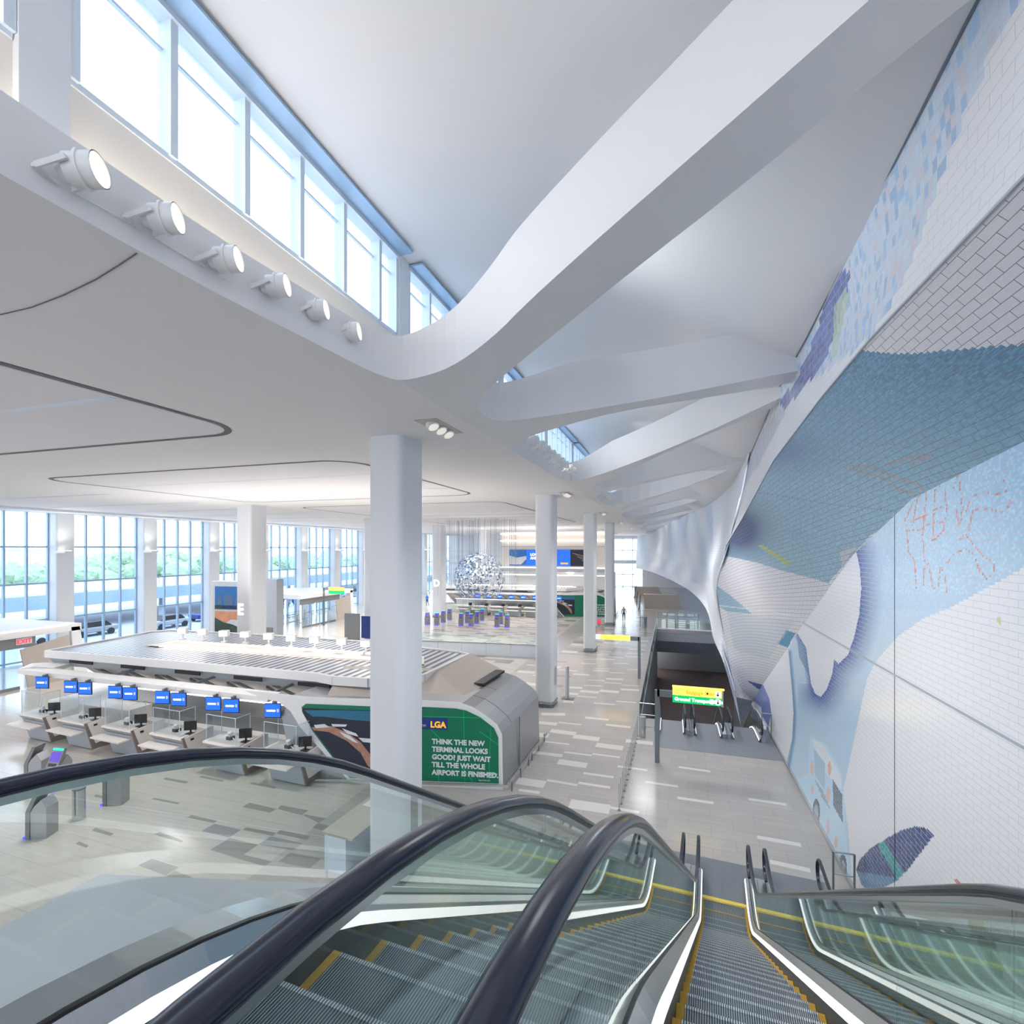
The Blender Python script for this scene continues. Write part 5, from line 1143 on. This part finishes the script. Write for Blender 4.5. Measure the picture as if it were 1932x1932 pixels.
for (x, y, r, lb) in ((204,1515,-68,'dark kiosk seen from the side, right of the steel bin'), (57,1478,-68,'kiosk seen from the side at the left frame edge'), (97,1492,8,'kiosk facing the viewer with purple screen and green light')):
    o = copy_tree(k0, None, lb, gp(x, y)); o.rotation_euler = (0, 0, math.radians(r))
for i, (x, y) in enumerate([(805,1178.6),(823,1180),(835.5,1175),(847,1170),(869,1181),(881,1176),(888,1182),(899,1177),(909,1171),(937,1183),(944,1177.5),(956,1184)]):
    o = copy_tree(k0, None, 'small far kiosk with blue foot glow below the hanging sculpture, %s from the left' % ORD[i], gp(x, y)); o.rotation_euler = (0, 0, math.radians(6)); o['group'] = 'distant kiosks with blue foot lights'
t = empty('service_counter', (-8.9, 11.3, 0), math.radians(-4), 'beige topped glass fronted counter at the foot of the foreground column', 'counter')
MB().box(0, 1.0, 0, 2.4, 0.98, 1.04).build('counter_top', M['beige'], t); MB().box(0.05, 0.75, 0.05, 1.2, 0, 0.98).build('front_panel', M['pier'], t); MB().box(0.35, 0.95, 1.2, 2.35, 0, 0.98).build('side_panel', M['slabg'], t)
MB().box(0.15, 0.8, 1.5, 2.3, 1.045, 1.06).build('raised_leaf', M['warm'], t)

# ================================================================== LEFT SIDE: TOTEM, LIFT, VESTIBULES, RAILS
t = empty('advert_totem', (-29.5, 27.6, 0), math.radians(6), 'tall white advert totem with three blue pictures beside the column marked E', 'advert')
MB().box(-1.3, 1.3, 0, 0.7, 0, 6.3).build('body', M['pier'], t)
MB().box(-1.08, 1.15, -0.03, 0, 4.35, 5.95).build('upper_picture', M['skyb'], t); MB().box(-1.08, 1.15, -0.03, 0, 2.55, 4.2).build('middle_picture', M['rust'], t); MB().box(-1.08, 1.15, -0.03, 0, 0.4, 2.45).build('lower_panel', M['bluel'], t)
for i, (x, w_, h) in enumerate(((-0.85, 0.35, 0.65), (-0.35, 0.75, 0.8), (0.55, 0.38, 0.65))):
    q = MB(); q.prism([(x, -0.05, 4.65), (x+w_, -0.05, 4.65), (x+w_, -0.05, 4.65+h*0.7), (x+w_/2, -0.05, 4.65+h), (x, -0.05, 4.65+h*0.7)], (0, 0.02, 0)); q.build('picture_building', M['chipb'], t)
MB().box(-1.08, 1.15, -0.045, -0.03, 4.35, 4.62).build('picture_ground', M['dkgr'], t); MB().box(-0.5, 0.6, -0.06, -0.045, 4.42, 4.58).build('caption_plate', M['navy'], t)
q = MB(); q.prism([(-1.08, -0.045, 2.55), (1.15, -0.045, 2.55), (1.15, -0.045, 3.0), (0.4, -0.045, 3.3), (-0.4, -0.045, 3.45), (-1.08, -0.045, 3.75)], (0, 0.015, 0)); q.build('picture_forest', M['dkgr'], t)
q = MB(); q.prism([(-0.3, -0.04, 3.3), (1.15, -0.04, 3.05), (1.15, -0.04, 3.6), (0.2, -0.04, 3.65)], (0, 0.008, 0)); q.build('picture_lake', M['chipw'], t)
q = MB(); q.prism([(-0.05, -0.05, 2.05), (0.15, -0.05, 2.05), (0.12, -0.05, 2.3), (0.0, -0.05, 2.22)], (0, 0.02, 0)); q.build('emblem', M['whit'], t); text('lettering', 'New York State', 0.2, M['whit'], t, face_matrix((-0.68, -0.04, 1.68), (1,0,0), (0,0,1)))
p = aty(505, 1093, 31); t = empty('lift_shaft', (p.x-0.4, 31, 0), 0, 'grey metal lift enclosure just right of the column marked E', 'lift')
MB().box(0, 1.25, 0, 0.7, 0, p.z).build('cladding', M['slabg'], t); MB().box(0.1, 0.9, -0.03, 0, 0, 2.6).build('lift_door', M['deskb'], t)
def vestibule(y0, y1, label, n):
    t = empty('entrance_vestibule', (-38, y0, 0), 0, label, 'vestibule'); L = y1-y0
    MB().box(-8, 0.15, -0.2, L+0.3, 3.15, 3.6).build('roof', M['white'], t)
    q = MB(); q.prism([(-0.1, L-0.1, 0), (-0.1, L+0.7, 0), (-0.1, L+0.2, 3.4), (-0.1, L-0.3, 3.4)], (0.25, 0, 0)); q.build('end_frame', M['white'], t)
    q = MB(); q.prism([(0.0, L-2.6, 0.0), (0.0, L-0.2, 0), (0.0, L-0.4, 2.9), (0.0, L-3.0, 2.4)], (0.08, 0, 0)); q.build('side_panel', M['beige'], t)
    MB().box(-0.1, 0.02, 0, L-2.2, 2.5, 3.15).build('header', M['greyd'], t)
    for k in range(n):
        y = 0.2+k*(L-3.2)/n; q = MB(); q.box(-0.02, 0.0, y+0.1, y+(L-3.2)/n-0.05, 0.05, 2.45); q.build('door_glass', M['wglass'], t)
        q = MB(); q.box(-0.06, 0.04, y, y+0.1, 0, 2.5); q.build('door_post', M['steel'], t)
        q = MB(); q.box(-0.06, 0.04, y+0.1, y+(L-3.2)/n, 0.0, 0.18); q.build('kick_plate', M['greyd'], t)
    for k in range(3): MB().box(-3.0, -2.9, 1+k*(L-4)/2, 1.12+k*(L-4)/2, 0.1, 2.9).build('light_line', M['cove'], t)
    MB().box(0.16, 0.22, 0, L-0.5, 3.58, 3.64).build('cove_line', M['cove'], t)
    return t
v1 = vestibule(13.0, 23.3, 'white framed glass entrance vestibule at the left edge with a red exit sign', 5)
q = MB(); q.box(0.03, 0.06, 7.1, 7.9, 2.72, 3.1); q.build('exit_sign', M['chipw'], v1)
text('lettering', 'EXIT', 0.36, M['red'], v1, face_matrix((0.075, 7.13, 2.78), (0,1,0), (0,0,1)), bold=0.01)
vestibule(44.8, 53.7, 'distant white entrance vestibule behind the small green sign', 4)
MB_ = MB(); a = gp(531, 1166); 
t = guard([gp(530, 1188), gp(655, 1152)], 'long steel ramp railing in front of the distant vestibule', glassy=False, step=3.0, name='steel_railing')
t = guard([gp(530, 1178), gp(575, 1168)], 'short ramp railing beside the lift enclosure', glassy=True, step=3.0)
a = gp(740, 1229); b = gp(1012, 1241)
t = empty('low_partition', a, 0, 'low white panelled partition across the hall behind the second column', 'partition')
D_ = (b-a); n_ = 6
for i in range(n_):
    p = D_*(i/n_); q_ = D_*((i+1)/n_)-D_.normalized()*0.04; q = MB(); q.bar(p+Vector((0,0,0.5)), q_+Vector((0,0,0.5)), 0.12, 0.95); q.build('panel', M['pier'], t)
q = MB(); q.bar(Vector((0,0,1.0)), D_+Vector((0,0,1.0)), 0.2, 0.05); q.build('cap', M['steel'], t)
q = MB(); q.bar(Vector((0,0.3,1.35)), D_+Vector((0,0.3,1.35)), 0.02, 0.62); q.build('glass_upstand', M['bglass'], t)
p = gp(675, 1211); t = empty('standing_display', p, 0, 'dark framed standing display near the island roof', 'display'); MB().box(-1.4, 0.2, -0.05, 0.05, 0.0, 2.6).build('board', M['greyd'], t); MB().box(0.4, 1.5, -0.03, 0.05, 0.4, 2.4).build('poster', M['navy'], t)

# ================================================================== HANGING SCULPTURE (plain stand-in)
TP = aty(905, 1090, 47); TZ = TP.z
t = empty('hanging_sculpture', TP, 0, 'airy globe of small blue and white chips hanging on fine wires', 'sculpture')
rs = random.Random(5); zc = Vector((0, 0, 0)); R = 2.55
wz = MB()
for i in range(130):
    x = rs.uniform(-3.6, 3.4); y = rs.uniform(-2.4, 2.4); zb = rs.uniform(-5.2, 1.5) if abs(x) < 1.2 else rs.uniform(-2.4, 1.5)
    wz.box(x-0.006, x+0.006, y-0.006, y+0.006, zb, 11.5-TZ)
for i in range(40):
    zz = rs.uniform(-2.4, 2.8); y = rs.uniform(-2, 2); wz.box(rs.uniform(-3.2, -1.5), rs.uniform(0.5, 2.8), y-0.006, y+0.006, zz-0.006, zz+0.006)
tag(wz.build('hanging_wires', M['rod'], t), kind='stuff')
c1, c2 = MB(), MB()
for i in range(1200):
    u = rs.uniform(-0.75, 1); a = rs.uniform(0, 2*math.pi); r = math.sqrt(1-u*u)*R; p = Vector((r*math.cos(a), r*math.sin(a), u*R)); n_ = p.normalized()
    tx = n_.cross(Vector((0,0,1))).normalized(); ty = n_.cross(tx); s = rs.uniform(0.03, 0.10)
    m_ = c1 if (p.x < 0 and rs.random() < 0.7) or rs.random() < 0.3 else c2
    m_.add([p-tx*s-ty*s, p+tx*s-ty*s, p+tx*s+ty*s, p-tx*s+ty*s, p-tx*s-ty*s+n_*.01, p+tx*s-ty*s+n_*.01, p+tx*s+ty*s+n_*.01, p-tx*s+ty*s+n_*.01], [(0,1,2,3),(7,6,5,4),(0,4,5,1),(1,5,6,2),(2,6,7,3),(3,7,4,0)])
tag(c1.build('blue_chips', M['chipb'], t), kind='stuff'); tag(c2.build('white_chips', M['chipw'], t), kind='stuff')

# ================================================================== FAR BULKHEAD AND BANNER
bh = MB(); bh.box(-29, -9.1, 85.3, 86, 5.3, 11.5, 0); bh.box(-29, -9.1, 84.6, 86, 4.6, 5.3, 1); bh.box(-29, -9.1, 85.25, 85.3, 8.9, 9.0, 1)
struct(bh.build('wall_bulkhead', [M['warm'], M['slabg']]))
for z_, y_ in ((11.1, 84.9), (9.9, 84.9), (5.25, 84.5), (4.2, 80.0)):
    q = MB(); q.box(-29, -9.1, y_, y_+0.1, z_, z_+0.16); trim(q, M['cove'])
t = empty('advert_banner', (-27.4, 85.2, 0), 0, 'wide blue advert banner with aerial pictures high on the far bulkhead', 'banner')
MB().box(0, 15.2, -0.1, 0, 5.6, 8.4).build('backing', M['night'], t); MB().box(0, 5.2, -0.13, -0.1, 5.6, 8.4).build('mountain_picture', M['skyb'], t)
q = MB(); q.prism([(0, -0.15, 5.8), (2.2, -0.15, 5.8), (3.0, -0.15, 6.6), (4.6, -0.15, 7.2), (3.2, -0.15, 7.3), (1.4, -0.15, 7.0), (0, -0.15, 7.4)], (0, 0.02, 0)); q.build('snow_shape', M['chipw'], t)
MB().box(3.2, 11.0, -0.16, -0.13, 5.6, 8.4).build('blue_panel', M['bluel'], t)
text('lettering', 'LOOKING\nAHEAD', 0.62, M['whit'], t, face_matrix((3.9, -0.17, 7.35), (1,0,0), (0,0,1)), bold=0.02)
MB().box(9.3, 10.6, -0.18, -0.16, 5.9, 6.2).build('orange_tag', M['orange'], t)
for i in range(5):
    q = MB(); q.bar((11.4+i*0.4, -0.14, 7.8-i*0.3), (13.4+i*0.45, -0.14, 7.3-i*0.32), 0.05, 0.12, up=Vector((0,-1,0))); q.build('picture_light', M['road'] if i % 2 else M['chipw'], t)
mz = MB(); mz.box(-46, -29, 100, 100.3, 0, 11.5); mz.box(-29, -9.1, 88, 88.3, 0, 4.6); struct(mz.build('wall_inner', M['white']))
